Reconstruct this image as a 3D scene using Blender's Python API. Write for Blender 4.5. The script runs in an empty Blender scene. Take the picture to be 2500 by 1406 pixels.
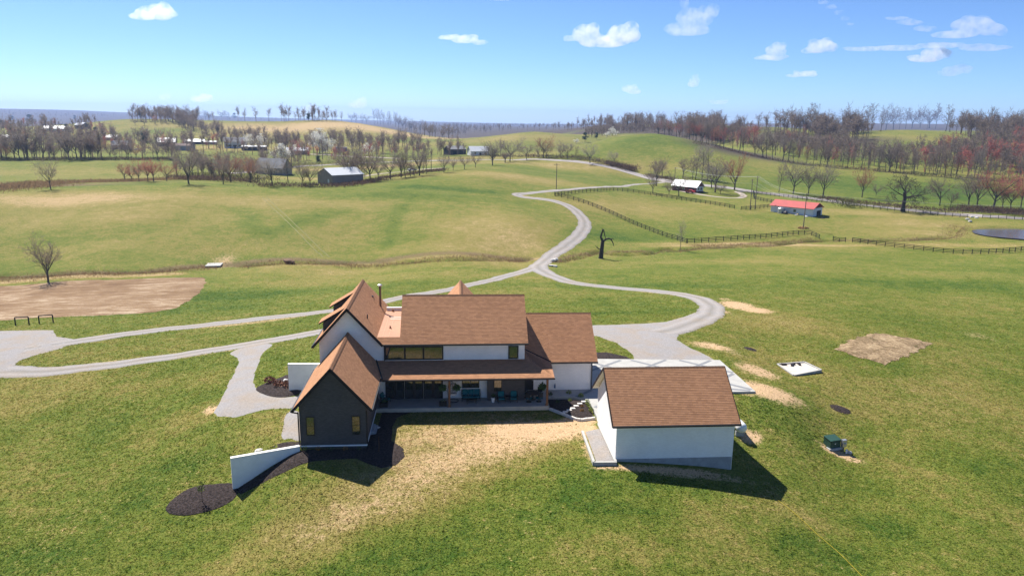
import bpy, bmesh, math, random
import numpy as np
from mathutils import Vector, Matrix
from mathutils.geometry import delaunay_2d_cdt
R = math.radians
rnd = random.Random(7)
scene = bpy.context.scene
C = scene.collection

# ------------------------------------------------------------------ camera
FPX, HC = 1800.0, 27.5                       # focal length in pixels of a 2500 px wide frame, height of the drone above the porch floor
PITCH, YAW, ROLL = R(13.0), R(4.54), R(-0.81)
def cam_axes(p, y, r):
    f = np.array([math.sin(y)*math.cos(p), math.cos(y)*math.cos(p), -math.sin(p)])
    rt = np.array([math.cos(y), -math.sin(y), 0.0]); dn = np.cross(f, rt)
    c, s = math.cos(r), math.sin(r)
    return np.array([c*rt+s*dn, -s*rt+c*dn, f])
AX = cam_axes(PITCH, YAW, ROLL)
cam = bpy.data.objects.new('camera', bpy.data.cameras.new('camera')); C.objects.link(cam)
cam.data.sensor_width = 36; cam.data.lens = 36*FPX/2500; cam.data.clip_start = 0.5; cam.data.clip_end = 30000
m = Matrix.Identity(4)
for i in range(3):
    m[i][0], m[i][1], m[i][2] = AX[0][i], -AX[1][i], -AX[2][i]
m[2][3] = HC
cam.matrix_world = m; scene.camera = cam
def ray(px, py): return AX.T @ np.array([(px-1250)/FPX, (py-703)/FPX, 1.0])
def aty(px, py, Y): d = ray(px, py); return np.array([0, 0, HC]) + d*Y/d[1]
def atz(px, py, z): d = ray(px, py); return np.array([0, 0, HC]) + d*(z-HC)/d[2]

# ------------------------------------------------------------------ sun, sky, exposure
SUN = Vector((-0.45, 0.68, 1.0)).normalized()          # towards the sun
SUN_STRENGTH, SKY_STRENGTH, EXPOSURE = 4.8, 0.082, 1.0
sl = bpy.data.lights.new('sun', 'SUN'); sl.energy = SUN_STRENGTH; sl.angle = R(0.53); sl.color = (1.0, 0.955, 0.88)
so = bpy.data.objects.new('sun', sl); C.objects.link(so); so.rotation_euler = SUN.to_track_quat('Z', 'Y').to_euler(); so.location = (0, 0, 200)
vs = scene.view_settings; vs.view_transform = 'Standard'; vs.look = 'None'; vs.exposure = EXPOSURE; vs.gamma = 1.0; vs.use_curve_mapping = False
world = bpy.data.worlds.new('World'); scene.world = world; world.use_nodes = True

class NT:                                              # terse node building
    def __init__(s, tree): s.t = tree; s.n = tree.nodes; s.l = tree.links
    def add(s, typ, **kw):
        n = s.n.new(typ)
        for k, v in kw.items(): setattr(n, k, v)
        return n
    def put(s, sock, v):
        if hasattr(v, 'is_output') or isinstance(v, bpy.types.NodeSocket): s.l.new(v, sock)
        elif isinstance(v, (tuple, list)) and sock.type == 'RGBA' and len(v) == 3: sock.default_value = (*v, 1)
        else: sock.default_value = v
    def math(s, op, a, b=0.0, c=0.0, clamp=False):
        n = s.add('ShaderNodeMath', operation=op, use_clamp=clamp)
        for i, v in enumerate((a, b, c)): s.put(n.inputs[i], v)
        return n.outputs[0]
    def vmath(s, op, a, b=(0, 0, 0)):
        n = s.add('ShaderNodeVectorMath', operation=op); s.put(n.inputs[0], a); s.put(n.inputs[1], b)
        return n.outputs['Value'] if op in ('DOT_PRODUCT', 'LENGTH') else n.outputs[0]
    def noise(s, vec, scale, detail=3, rough=0.55, dist=0.0):
        n = s.add('ShaderNodeTexNoise'); s.put(n.inputs['Vector'], vec); n.inputs['Scale'].default_value = scale
        n.inputs['Detail'].default_value = detail; n.inputs['Roughness'].default_value = rough; n.inputs['Distortion'].default_value = dist
        return n.outputs['Fac']
    def map(s, v, a, b, c=0.0, d=1.0, smooth=False):
        n = s.add('ShaderNodeMapRange', interpolation_type='SMOOTHSTEP' if smooth else 'LINEAR')
        for i, x in enumerate((v, a, b, c, d)): s.put(n.inputs[i], x)
        return n.outputs[0]
    def mix(s, f, a, b, blend='MIX'):
        n = s.add('ShaderNodeMix', data_type='RGBA', blend_type=blend); s.put(n.inputs[0], f); s.put(n.inputs[6], a); s.put(n.inputs[7], b)
        return n.outputs[2]
    def scale(s, vec, v):
        n = s.add('ShaderNodeMapping'); s.put(n.inputs[0], vec); n.inputs['Scale'].default_value = v; return n.outputs[0]

w = NT(world.node_tree); w.n.clear()
sky = w.add('ShaderNodeTexSky', sky_type='NISHITA', sun_disc=False)
sky.sun_elevation = math.asin(SUN.z); sky.sun_rotation = math.atan2(SUN.x, SUN.y)
sky.altitude = 300; sky.air_density = 0.6; sky.dust_density = 0.3; sky.ozone_density = 10.0
bg = w.add('ShaderNodeBackground'); w.put(bg.inputs[0], sky.outputs[0]); bg.inputs[1].default_value = SKY_STRENGTH
w.l.new(bg.outputs[0], w.add('ShaderNodeOutputWorld').inputs[0])

# ------------------------------------------------------------------ materials
MATS = {}
def mat(name, color, rough=0.8, metal=0.0, spec=0.3, var=0.0, vscale=3.0, bump=0.0, bscale=20.0, coord='Object', trans=0.0):
    if name in MATS: return MATS[name]
    M_ = bpy.data.materials.new(name); M_.use_nodes = True; t = NT(M_.node_tree); p = t.n['Principled BSDF']
    p.inputs['Roughness'].default_value = rough; p.inputs['Metallic'].default_value = metal; p.inputs['Specular IOR Level'].default_value = spec
    v = t.add('ShaderNodeTexCoord').outputs[coord]
    if var:
        n = t.noise(v, vscale, 4, 0.6)
        f = t.map(n, 0.3, 0.7, 1-var, 1+var)
        mm = t.add('ShaderNodeVectorMath', operation='SCALE'); mm.inputs[0].default_value = color; t.put(mm.inputs['Scale'], f); t.put(p.inputs['Base Color'], mm.outputs[0])
    else: t.put(p.inputs['Base Color'], color)
    if bump:
        b = t.add('ShaderNodeBump'); b.inputs['Strength'].default_value = bump; b.inputs['Distance'].default_value = 0.05
        t.put(b.inputs['Height'], t.noise(v, bscale, 3)); t.l.new(b.outputs[0], p.inputs['Normal'])
    MATS[name] = M_; return M_
def twig_mat(name, color, tr=.5, var=.25, vscale=.35):            # thin round twigs and petals: light comes through and around them
    if name in MATS: return MATS[name]
    M_ = bpy.data.materials.new(name); M_.use_nodes = True; t = NT(M_.node_tree); t.n.remove(t.n['Principled BSDF'])
    n = t.noise(t.add('ShaderNodeTexCoord').outputs['Object'], vscale, 3, .6); mm = t.add('ShaderNodeVectorMath', operation='SCALE'); mm.inputs[0].default_value = color; t.put(mm.inputs['Scale'], t.map(n, .3, .7, 1-var, 1+var))
    d = t.add('ShaderNodeBsdfDiffuse'); q = t.add('ShaderNodeBsdfTranslucent'); t.put(d.inputs[0], mm.outputs[0]); t.put(q.inputs[0], mm.outputs[0]); x = t.add('ShaderNodeMixShader'); x.inputs[0].default_value = tr
    t.l.new(d.outputs[0], x.inputs[1]); t.l.new(q.outputs[0], x.inputs[2]); t.l.new(x.outputs[0], t.n['Material Output'].inputs[0]); MATS[name] = M_; return M_
def brick_mat(name, color, mortar, bw, bh, var=0.12, bump=0.35, rough=0.7, spec=0.3, msize=0.012, second=None, stain=0.1, uvn='UVMap'):
    M_ = bpy.data.materials.new(name); M_.use_nodes = True; t = NT(M_.node_tree); p = t.n['Principled BSDF']
    p.inputs['Roughness'].default_value = rough; p.inputs['Specular IOR Level'].default_value = spec
    uv = t.add('ShaderNodeUVMap', uv_map=uvn).outputs[0]
    b = t.add('ShaderNodeTexBrick'); t.put(b.inputs['Vector'], uv); b.inputs['Scale'].default_value = 1.0
    b.inputs['Brick Width'].default_value = bw; b.inputs['Row Height'].default_value = bh; b.inputs['Mortar Size'].default_value = msize; b.inputs['Mortar Smooth'].default_value = 0.4
    b.inputs['Bias'].default_value = 0.0
    c2 = second or tuple(x*(1-var) for x in color)
    t.put(b.inputs['Color1'], tuple(x*(1+var*.4) for x in color)); t.put(b.inputs['Color2'], c2); t.put(b.inputs['Mortar'], mortar)
    n = t.noise(t.add('ShaderNodeTexCoord').outputs['Object'], 0.7, 5, 0.65); f = t.map(n, 0.3, 0.7, 1-stain, 1+stain)
    mm = t.add('ShaderNodeVectorMath', operation='SCALE'); t.put(mm.inputs[0], b.outputs['Color']); t.put(mm.inputs['Scale'], f); t.put(p.inputs['Base Color'], mm.outputs[0])
    bp = t.add('ShaderNodeBump'); bp.inputs['Strength'].default_value = bump; bp.inputs['Distance'].default_value = 0.01
    t.put(bp.inputs['Height'], t.math('SUBTRACT', 1.0, b.outputs['Fac'])); t.l.new(bp.outputs[0], p.inputs['Normal'])
    MATS[name] = M_; return M_
WHITE = brick_mat('painted_white_brick', (.91, .90, .88), (.74, .73, .72), .24, .08, .05, .5, .6, stain=.06)
GRAY = brick_mat('charcoal_brick', (.085, .078, .078), (.058, .054, .055), .22, .075, .2, .4, .75, stain=.12)
SHINGLE = brick_mat('brown_shingle', (.40, .205, .108), (.30, .153, .081), .34, .17, .18, .2, .92, .12, .008, second=(.325, .165, .088), stain=.06)
CAP = mat('ridge_shingle', (.24, .125, .07), .9, spec=.15, var=.2, vscale=6)
MEMB = mat('tan_membrane', (.40, .20, .115), .6, var=.06, vscale=2)
BLACK = mat('black_metal', (.014, .013, .014), .45, spec=.4)
BLACKW = mat('black_soffit', (.016, .013, .012), .7)
BROWNM = mat('brown_gutter', (.025, .016, .014), .5)
CONC = mat('pale_concrete', (.37, .36, .335), .85, var=.1, vscale=1.2, bump=.1, bscale=14)
CONCG = mat('grey_concrete', (.36, .36, .36), .85, var=.14, vscale=1.5, bump=.1)
CONCD = mat('dark_broom_concrete', (.19, .195, .205), .85, var=.12, vscale=3)
WALLC = mat('white_wall_plaster', (.80, .79, .77), .75, var=.07, vscale=1.5)
WOODP = mat('cedar_wood', (.20, .095, .042), .7, var=.25, vscale=9)
TEAL = mat('teal_fabric', (.004, .11, .135), .85, var=.12, vscale=8)
DARKM = mat('dark_wicker', (.02, .018, .017), .6)
POTW = mat('white_ceramic', (.75, .74, .72), .35)
FERN = mat('fern_green', (.05, .11, .022), .8, var=.35, vscale=12)
GALV = mat('galvanised_metal', (.45, .46, .48), .4, metal=.7)
TANKW = mat('white_tank_paint', (.78, .78, .76), .35, spec=.5, var=.04)
GREENB = mat('green_enamel', (.022, .062, .045), .5, var=.15, vscale=4)
FENCEM = mat('black_fence_board', (.018, .016, .016), .75, var=.3, vscale=2)
POLEM = mat('weathered_pole', (.17, .14, .115), .85, var=.2, vscale=3)
WIREM = mat('bright_wire', (.45, .45, .45), .5)
MULCH = mat('dark_mulch', (.036, .027, .025), .95, spec=.1, var=.85, vscale=6, bump=1.0, bscale=16)
STONE = mat('pale_stone', (.58, .55, .51), .85, var=.15, vscale=4)
ROCK = mat('grey_rock', (.36, .34, .31), .9, var=.25, vscale=3)
SOILO = mat('orange_soil', (.40, .235, .12), .95, var=.25, vscale=3)
SIGNW = mat('white_metal_roof', (.46, .48, .51), .55, spec=.5, var=.06, vscale=.4)
REDR = mat('red_metal_roof', (.42, .085, .07), .5, spec=.4, var=.1, vscale=.5)
REDW = mat('dark_red_gable', (.13, .028, .026), .7)
SIDW = mat('white_siding', (.68, .69, .70), .7, var=.05, vscale=.8)
SIDB = mat('brown_siding', (.27, .215, .185), .8, var=.12, vscale=.6)
SIDT = mat('tan_siding', (.33, .27, .21), .8, var=.1, vscale=.6)
SIDD = mat('dark_barn_wood', (.05, .043, .04), .85, var=.2, vscale=.6)
SIDG = mat('grey_siding', (.30, .31, .33), .8, var=.1, vscale=.6)
BRICKR = mat('red_brick_wall', (.19, .075, .055), .85, var=.15, vscale=2)
ROOFG = mat('grey_shingle_roof', (.20, .20, .21), .85, var=.15, vscale=.7)
ROOFL = mat('pale_metal_roof', (.46, .48, .52), .45, spec=.5, var=.1, vscale=.4)
ROOFB = mat('brown_roof', (.15, .105, .09), .85, var=.15, vscale=.7)
DARKIN = mat('dark_opening', (.008, .008, .01), .8)
REDCAR = mat('red_car_paint', (.45, .02, .04), .3, spec=.5)
WATER = mat('pond_water', (.085, .08, .078), .14, spec=.4, bump=.6, bscale=.8)
def glass_mat():
    M_ = bpy.data.materials.new('window_glass'); M_.use_nodes = True; t = NT(M_.node_tree); p = t.n['Principled BSDF']
    t.put(p.inputs['Base Color'], (.02, .024, .022)); p.inputs['Roughness'].default_value = .03; p.inputs['IOR'].default_value = 2.15
    p.inputs['Specular IOR Level'].default_value = .5
    b = t.add('ShaderNodeBump'); b.inputs['Strength'].default_value = .05; b.inputs['Distance'].default_value = .02
    t.put(b.inputs['Height'], t.noise(t.add('ShaderNodeTexCoord').outputs['Object'], 1.6, 2)); t.l.new(b.outputs[0], p.inputs['Normal'])
    return M_
GLASS = glass_mat()

# ------------------------------------------------------------------ mesh helpers
class MB:
    def __init__(s): s.v = []; s.f = []; s.uv = None
    def quad(s, *p):
        i = len(s.v); s.v += [tuple(q) for q in p]; s.f.append(tuple(range(i, i+len(p)))); return s
    def box(s, x0, x1, y0, y1, z0, z1):
        i = len(s.v); s.v += [(x0,y0,z0),(x1,y0,z0),(x1,y1,z0),(x0,y1,z0),(x0,y0,z1),(x1,y0,z1),(x1,y1,z1),(x0,y1,z1)]
        s.f += [tuple(i+k for k in q) for q in ((0,3,2,1),(4,5,6,7),(0,1,5,4),(1,2,6,5),(2,3,7,6),(3,0,4,7))]; return s
    def bar(s, a, b, wx, wz=None, up=(0,0,1)):          # rectangular bar from a to b
        a, b = Vector(a), Vector(b); d = (b-a).normalized(); wz = wz or wx
        sd = d.cross(Vector(up)); sd = sd.normalized() if sd.length > 1e-4 else Vector((1,0,0)); u = sd.cross(d)
        i = len(s.v)
        for p in (a, b):
            for cx, cz in ((-1,-1),(1,-1),(1,1),(-1,1)): s.v.append(tuple(p+sd*cx*wx/2+u*cz*wz/2))
        s.f += [tuple(i+k for k in q) for q in ((0,1,2,3),(7,6,5,4),(0,4,5,1),(1,5,6,2),(2,6,7,3),(3,7,4,0))]; return s
    def tube(s, pts, rad, n=6, cap=True):
        pts = [Vector(p) for p in pts]; rad = rad if isinstance(rad, (list, tuple)) else [rad]*len(pts); i0 = len(s.v)
        for k, p in enumerate(pts):
            d = (pts[min(k+1, len(pts)-1)]-pts[max(k-1, 0)]).normalized()
            a = d.cross(Vector((0,0,1)) if abs(d.z) < .9 else Vector((1,0,0))).normalized(); b = d.cross(a)
            for j in range(n):
                t = 2*math.pi*j/n; s.v.append(tuple(p+(a*math.cos(t)+b*math.sin(t))*rad[k]))
        for k in range(len(pts)-1):
            for j in range(n):
                a = i0+k*n+j; b = i0+k*n+(j+1) % n; s.f.append((a, a+n, b+n, b))
        if cap: s.f.append(tuple(i0+j for j in range(n))); s.f.append(tuple(i0+(len(pts)-1)*n+j for j in reversed(range(n))))
        return s
    def lathe(s, prof, c=(0,0,0), n=12):
        i0 = len(s.v)
        for r_, z in prof:
            for j in range(n): t = 2*math.pi*j/n; s.v.append((c[0]+r_*math.cos(t), c[1]+r_*math.sin(t), c[2]+z))
        for k in range(len(prof)-1):
            for j in range(n):
                a = i0+k*n+j; b = i0+k*n+(j+1) % n; s.f.append((a, b, b+n, a+n))
        s.f.append(tuple(i0+j for j in reversed(range(n)))); s.f.append(tuple(i0+(len(prof)-1)*n+j for j in range(n))); return s
    def prism(s, poly, z0, z1):                         # vertical prism over an xy polygon
        n = len(poly); i = len(s.v); s.v += [(x, y, z0) for x, y in poly]+[(x, y, z1) for x, y in poly]
        s.f.append(tuple(i+k for k in reversed(range(n)))); s.f.append(tuple(i+n+k for k in range(n)))
        for k in range(n): s.f.append((i+k, i+(k+1) % n, i+n+(k+1) % n, i+n+k))
        return s
    def extrude(s, poly, d):                            # polygon of 3-D points pushed along d
        n = len(poly); d = Vector(d); i = len(s.v); s.v += [tuple(p) for p in poly]+[tuple(Vector(p)+d) for p in poly]
        s.f.append(tuple(i+k for k in range(n))); s.f.append(tuple(i+n+k for k in reversed(range(n))))
        for k in range(n): s.f.append((i+k, i+n+k, i+n+(k+1) % n, i+(k+1) % n))
        return s
    def mesh(s, name, material, boxuv=False, smooth=False):
        me = bpy.data.meshes.new(name); me.from_pydata([tuple(map(float, q)) for q in s.v], [], s.f)
        bm = bmesh.new(); bm.from_mesh(me)
        if not smooth: bmesh.ops.recalc_face_normals(bm, faces=bm.faces)
        if boxuv:
            uv = bm.loops.layers.uv.new('UVMap')
            for f in bm.faces:
                nx, ny, nz = map(abs, f.normal)
                for l in f.loops:
                    x, y, z = l.vert.co; l[uv].uv = (x, z) if ny >= nx and ny >= nz else ((y, z) if nx >= nz else (x, y))
        bm.to_mesh(me); bm.free()
        if smooth: me.shade_smooth()
        me.materials.append(material); return me
    def build(s, name, material, parent=None, boxuv=False, smooth=False):
        return link(name, s.mesh(name, material, boxuv or material in (WHITE, GRAY), smooth), parent)
def link(name, data, parent=None):
    o = bpy.data.objects.new(name, data); C.objects.link(o)
    if parent: o.parent = parent
    return o
def tag(o, label=None, cat=None, group=None, kind=None):
    for k, v in (('label', label), ('category', cat), ('group', group), ('kind', kind)):
        if v: o[k] = v
    return o
def thing(name, label, cat, loc=(0,0,0), rz=0, group=None):
    o = link(name, None); o.location = loc; o.rotation_euler = (0, 0, rz); o.empty_display_size = .3
    return tag(o, label, cat, group)
def copy_tree(o, parent=None):
    c = o.copy(); C.objects.link(c); c.parent = parent
    for ch in [k for k in ALLCH.get(o.name, [])]: copy_tree(ch, c)
    return c
ALLCH = {}
def index_children(o):
    ALLCH[o.name] = list(o.children)
    for c in o.children: index_children(c)
# ------------------------------------------------------------------ terrain: a smooth surface through surveyed points
CP = []
def cw(*pts): CP.extend(np.array(p, float) for p in pts)                     # world x, y, z
def cy(*pts): CP.extend(aty(a, b, c) for a, b, c in pts)                     # line of sight at a known distance
def cz(*pts): CP.extend(atz(a, b, c) for a, b, c in pts)                     # line of sight at a known height
def cyz(*pts):
    for a, Y, z in pts: q = aty(a, 290, Y); q[2] = z; CP.append(q)
cw((-7,67,-.42),(0,66.3,-.43),(9,66.3,-.43),(-6.5,62,-.35),(-10,58.6,-.42),(-13.3,58.9,-.45),(-15.8,58,-1.5),(-18.4,57,-2.9),(-21,55.5,-3.35),(-13.6,64,-.35),(-13.6,72,-.25),(-10,84,-.3),(0,84,-.3),
   (0,55,-.95),(7,55,-.8),(11,58,-.5),(13.2,55.5,-.55),(13,64,-.35),(18,55.6,-.9),(23.5,56,-1.55),(26,52,-2.3),(24,65,-.5),(28,63,-1.5),(0,45,-2.0),(0,33,-3.6),(-25,45,-5),(-30,33,-6.5),(25,42,-3.6),(30,33,-5),
   (-22,63,-2.3),(-17,66,-.9),(-15,75,-.3),(-25,80,-2.0),(-18,79,-.7),(-32,72,-3.6),(-45,70,-5),(-55,85,-5),(14,74,-.3),(20,78,-.3),(27,80,-.35),(31,72,-.22),(31.6,70.2,-.26),(32,76,-.2),(31.5,81,-.2),(34.5,69,-.9),(26,88,-.4),(18,92,-.5),
   (40,88,-1.85),(44,82,-2.1),(40.5,82,-2.0),(44,86,-1.95),(36,63,-3),(41,71,-2.6),(52,60,-4.2),(60,94,-3.2),(38,105,-1.8),(0,97,-1.0),(0,112,-2.8),(-30,100,-3.4),(30,116,-3),(-40,55,-5.5),(45,45,-5),(-10,48,-2.4))
cz((118,688,-6.8),(0,780,-5.6),(300,778,-5.2),(500,690,-6.6),(60,850,-4.4),(300,830,-4.3),(1310,652,-6.3),(1480,634,-7.4),(0,674,-7.6),(520,650,-7.5),(900,640,-7.4),(1280,634,-7.1),(1660,602,-7.3),(2000,584,-7.4),
   (2330,566,-7),(2500,622,-7.5),(2500,720,-6.6),(2000,655,-6.5),(1700,690,-4.8),(2300,800,-4.8),(2500,900,-5.4),(1000,690,-4.6),(800,720,-4.2),(1550,660,-6.2),(1420,540,-4.2),(1355,478,-.4),(1500,468,-1.4),(1790,508,-4.6),
   (1500,540,-5),(1700,550,-6),(1900,545,-6),(2200,545,-6.3),(1690,470,-4.2),(1840,514,-4.8),(1960,558,-6.3),(1930,526,-5),(1560,428,-2.6),(1830,468,-4.6),(2100,499,-5.2),(2370,524,-6),(2500,533,-6.2),(1280,478,-.2),(1250,560,-3),(1300,600,-5.5))
cy((0,472,250),(250,456,262),(450,450,268),(700,455,272),(900,453,278),(1050,438,292),(1200,418,325),(200,560,200),(600,560,202),(1000,560,205),(150,500,232),(600,490,240),(1000,490,245),(0,440,320),(300,440,330),(0,395,430),(300,394,430),
   (600,442,335),(810,448,335),(1000,411,405),(1240,391,455),(1340,389,460),(100,338,680),(560,358,640),(800,368,600),(1000,358,640),(1150,379,520),(300,375,520),(300,293,950),(240,318,860),(430,331,800),(470,301,930),(520,295,1000),
   (780,294,950),(700,322,850),(900,306,930),(1040,337,840),(600,300,960),(1300,322,800),(1120,344,740),(1440,337,760),(1600,326,520),(1500,338,515),(1400,363,500),(1740,353,528),(1900,389,480),(1600,400,430),(1450,395,440),(1750,430,380),
   (2000,425,400),(2300,441,380),(2500,452,370),(2000,348,620),(2230,317,720),(2150,348,600),(2380,348,600),(2500,338,640),(1870,326,640),(1870,364,565),(1750,334,690),(1500,303,1300),(1620,302,1200),(2100,325,690),(2330,325,690),
   (0,266,6500),(150,269,6500),(310,277,6500),(600,290,6500),(1120,303,6500),(1250,307,6500),(1450,307,6500),(1180,318,2300),(1350,316,2300))
cyz((300,1350,-5),(780,1350,-5),(1100,1350,-14),(1300,1000,-3),(1600,640,5),(1740,620,0),(1420,640,2),(2000,1000,15),(2300,1000,18),(2230,850,14),(0,1600,-5),(600,2200,-15),(1900,2200,-5),(2500,2200,0),(2000,4000,20),(2500,4000,25),
    (0,4000,-10),(500,4000,-15),(1250,4000,-20),(2500,6500,20),(-900,100,-7),(-900,300,-3),(-900,900,5),(-900,3600,40),(3400,100,-7),(3400,300,-6),(3400,700,10),(3400,3600,20),(-600,45,-7),(3100,45,-7))
CP = np.array(CP)
def warp(X, Y):
    Y = np.maximum(Y, 22.0) + 4.0*0; d = np.sqrt(X*X+Y*Y)
    return np.stack([2.2*np.clip(np.arctan2(X, Y), -1.05, 1.05), np.log(np.clip(d, 25, 7500))], -1)
def _phi(r2): return 0.5*r2*np.log(r2+1e-12)
_W = warp(CP[:, 0], CP[:, 1]); _n = len(CP)
_K = _phi(((_W[:, None]-_W[None])**2).sum(-1)) + np.eye(_n)*2e-4; _P = np.c_[np.ones(_n), _W]
_A = np.block([[_K, _P], [_P.T, np.zeros((3, 3))]]); _S = np.linalg.solve(_A, np.r_[CP[:, 2], np.zeros(3)])
def tps(X, Y):
    X = np.asarray(X, float).ravel(); Y = np.asarray(Y, float).ravel(); out = np.empty(len(X))
    for i in range(0, len(X), 20000):
        q = warp(X[i:i+20000], Y[i:i+20000]); r2 = ((q[:, None]-_W[None])**2).sum(-1)
        out[i:i+20000] = _phi(r2) @ _S[:_n] + _S[_n] + q @ _S[_n+1:]
    return out
def hbase(X, Y):
    X = np.asarray(X, float).ravel(); Y = np.asarray(Y, float).ravel(); z = tps(X, Y)
    k = np.clip((Y-95)/60, 0, 1)                                            # gentle swells away from the levelled house site
    z += k*(.22*np.sin(X*.11+1.3*np.sin(Y*.05))*np.cos(Y*.083+.4) + .12*np.sin(X*.23+Y*.19+2)*np.cos(X*.07-Y*.16))
    return z
def cast(P, hf=None, far=7000):
    """first meeting of lines of sight (n,2) with the terrain"""
    hf = hf or hbase; P = np.atleast_2d(np.array(P, float)); D = np.array([ray(a, b) for a, b in P]); D /= np.linalg.norm(D[:, :2], axis=1)[:, None]
    ts = np.exp(np.linspace(math.log(28), math.log(far), 420)); lo = np.full(len(P), np.nan); hi = lo.copy()
    Zt = hf((D[:, :1]*ts).ravel(), (D[:, 1:2]*ts).ravel()).reshape(len(P), -1); below = HC+D[:, 2:]*ts < Zt
    out = np.full((len(P), 3), np.nan)
    for i in range(len(P)):
        k = np.argmax(below[i])
        if not below[i, k] or k == 0: continue
        a0 = HC+D[i, 2]*ts[k-1]-Zt[i, k-1]; a1 = HC+D[i, 2]*ts[k]-Zt[i, k]; t = ts[k-1]+(ts[k]-ts[k-1])*a0/(a0-a1)
        out[i] = (D[i, 0]*t, D[i, 1]*t, 0)
    ok = ~np.isnan(out[:, 0]); out[ok, 2] = hf(out[ok, 0], out[ok, 1]); return out
def G(px, py): return cast([(px, py)])[0]
def spline(pts, step, closed=False):
    pts = np.array(pts, float); n = len(pts); out = []
    for i in range(n if closed else n-1):
        g = lambda k: pts[k % n] if closed else pts[min(max(k, 0), n-1)]
        p0, p1, p2, p3 = g(i-1), g(i), g(i+1), g(i+2); m_ = max(2, int(np.linalg.norm(p2-p1)/step))
        for t in np.arange(m_)/m_:
            out.append(.5*((2*p1)+(-p0+p2)*t+(2*p0-5*p1+4*p2-p3)*t*t+(-p0+3*p1-3*p2+p3)*t**3))
    if not closed: out.append(pts[-1])
    return np.array(out)
def seg_dist(X, Y, line):
    d = np.full(len(X), 1e9)
    for a, b in zip(line[:-1], line[1:]):
        v = b-a; t = np.clip(((X-a[0])*v[0]+(Y-a[1])*v[1])/(v@v+1e-9), 0, 1); d = np.minimum(d, np.hypot(X-a[0]-t*v[0], Y-a[1]-t*v[1]))
    return d
CREEK_A = spline(cast([(-80,676),(0,673),(150,669),(300,665),(420,658),(520,649),(620,646),(700,643),(800,642),(900,639),(1000,640),(1100,635),(1200,634),(1290,632)])[:, :2], 3)
CREEK_B = spline(cast([(1352,638),(1390,633),(1425,628),(1450,615),(1470,613),(1500,621),(1560,622),(1596,617),(1605,610),(1640,606),(1655,612),(1700,606),(1800,603),(1900,597),(1990,588),(2040,588),(2100,588),(2200,587),(2310,580),(2330,566),(2345,552),(2375,536)])[:, :2], 3)
POND = (G(2512, 569), 16.0, 11.5)
def hfun(X, Y):
    X = np.asarray(X, float).ravel(); Y = np.asarray(Y, float).ravel(); z = hbase(X, Y)
    k = np.where((Y > 120) & (Y < 330) & (np.abs(X) < 260))[0]
    if len(k):
        for ln, w_, dp in ((CREEK_A, 1.1, .8), (CREEK_B, .95, 1.25)):
            d = seg_dist(X[k], Y[k], ln); z[k] -= dp*np.exp(-(d/w_)**2)*(.65+.35*np.sin(X[k]*.35+np.sin(Y[k]*.6)))
        c, a, b = POND; e = np.sqrt(((X[k]-c[0])/a)**2+((Y[k]-c[1])/b)**2); f = np.clip((1.25-e)/.3, 0, 1); f = f*f*(3-2*f)
        z[k] = z[k]*(1-f)+(c[2]-.9)*f
    return z
def hz(x, y): return float(hfun([x], [y])[0])
def grade(a, b, s0, g):
    out = [a]; s = s0
    while out[-1] < b: out.append(out[-1]+s); s *= g
    return out
xs = grade(0, 48, .75, 1.0); xs = xs[:-1]+grade(xs[-1], 150, .9, 1.006); xs = xs[:-1]+grade(xs[-1], 7000, 2.2, 1.075)
XS = np.array([-v for v in reversed(xs[1:])]+xs)
ys = grade(26, 100, .75, 1.0); ys = ys[:-1]+grade(ys[-1], 235, .8, 1.0); ys = ys[:-1]+grade(ys[-1], 700, 1.2, 1.012); ys = ys[:-1]+grade(ys[-1], 8200, 8, 1.05)
YS = np.array([-600., -200, -60, 0, 12, 20]+ys)
GX, GY = np.meshgrid(XS, YS); gx, gy = GX.ravel(), GY.ravel(); gz = hfun(gx, gy); nx, ny = len(XS), len(YS)
idx = np.arange(nx*ny).reshape(ny, nx); quads = np.stack([idx[:-1, :-1], idx[:-1, 1:], idx[1:, 1:], idx[1:, :-1]], -1).reshape(-1, 4)
def fast_mesh(name, V, Fq, n):
    me = bpy.data.meshes.new(name); me.vertices.add(len(V)); me.vertices.foreach_set('co', np.asarray(V, np.float32).ravel())
    me.loops.add(len(Fq)*n); me.loops.foreach_set('vertex_index', np.asarray(Fq, np.int32).ravel()); me.polygons.add(len(Fq))
    me.polygons.foreach_set('loop_start', np.arange(0, len(Fq)*n, n, dtype=np.int32)); me.update(calc_edges=True); return me
gm = fast_mesh('ground', np.stack([gx, gy, gz], -1), quads, 4); gm.shade_smooth()
ground = tag(link('ground', gm), 'rolling green and straw coloured pasture reaching to the hills', kind='structure')

# ---- what grows where: dry grass, bare soil, lush grass, woodland floor, reedy brown ground (patches measured on the ground)
def blob(arr, px, py, rx, ry, rot=0, amt=1.0, pw=2.0):
    c = G(px, py)
    if np.isnan(c[0]): return
    k = np.where(np.hypot(gx-c[0], gy-c[1]) < 2.2*max(rx, ry))[0]; ca, sa = math.cos(R(rot)), math.sin(R(rot))
    u = ((gx[k]-c[0])*ca+(gy[k]-c[1])*sa)/rx; v = (-(gx[k]-c[0])*sa+(gy[k]-c[1])*ca)/ry
    arr[k] = np.maximum(arr[k], amt*np.exp(-(u*u+v*v)**(pw/2)))
def stroke(arr, pix, wid, amt):
    ln = spline(cast(pix)[:, :2], 3); k = np.where((gx > ln[:, 0].min()-4*wid) & (gx < ln[:, 0].max()+4*wid) & (gy > ln[:, 1].min()-4*wid) & (gy < ln[:, 1].max()+4*wid))[0]
    arr[k] = np.maximum(arr[k], amt*np.exp(-(seg_dist(gx[k], gy[k], ln)/wid)**2))
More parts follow.
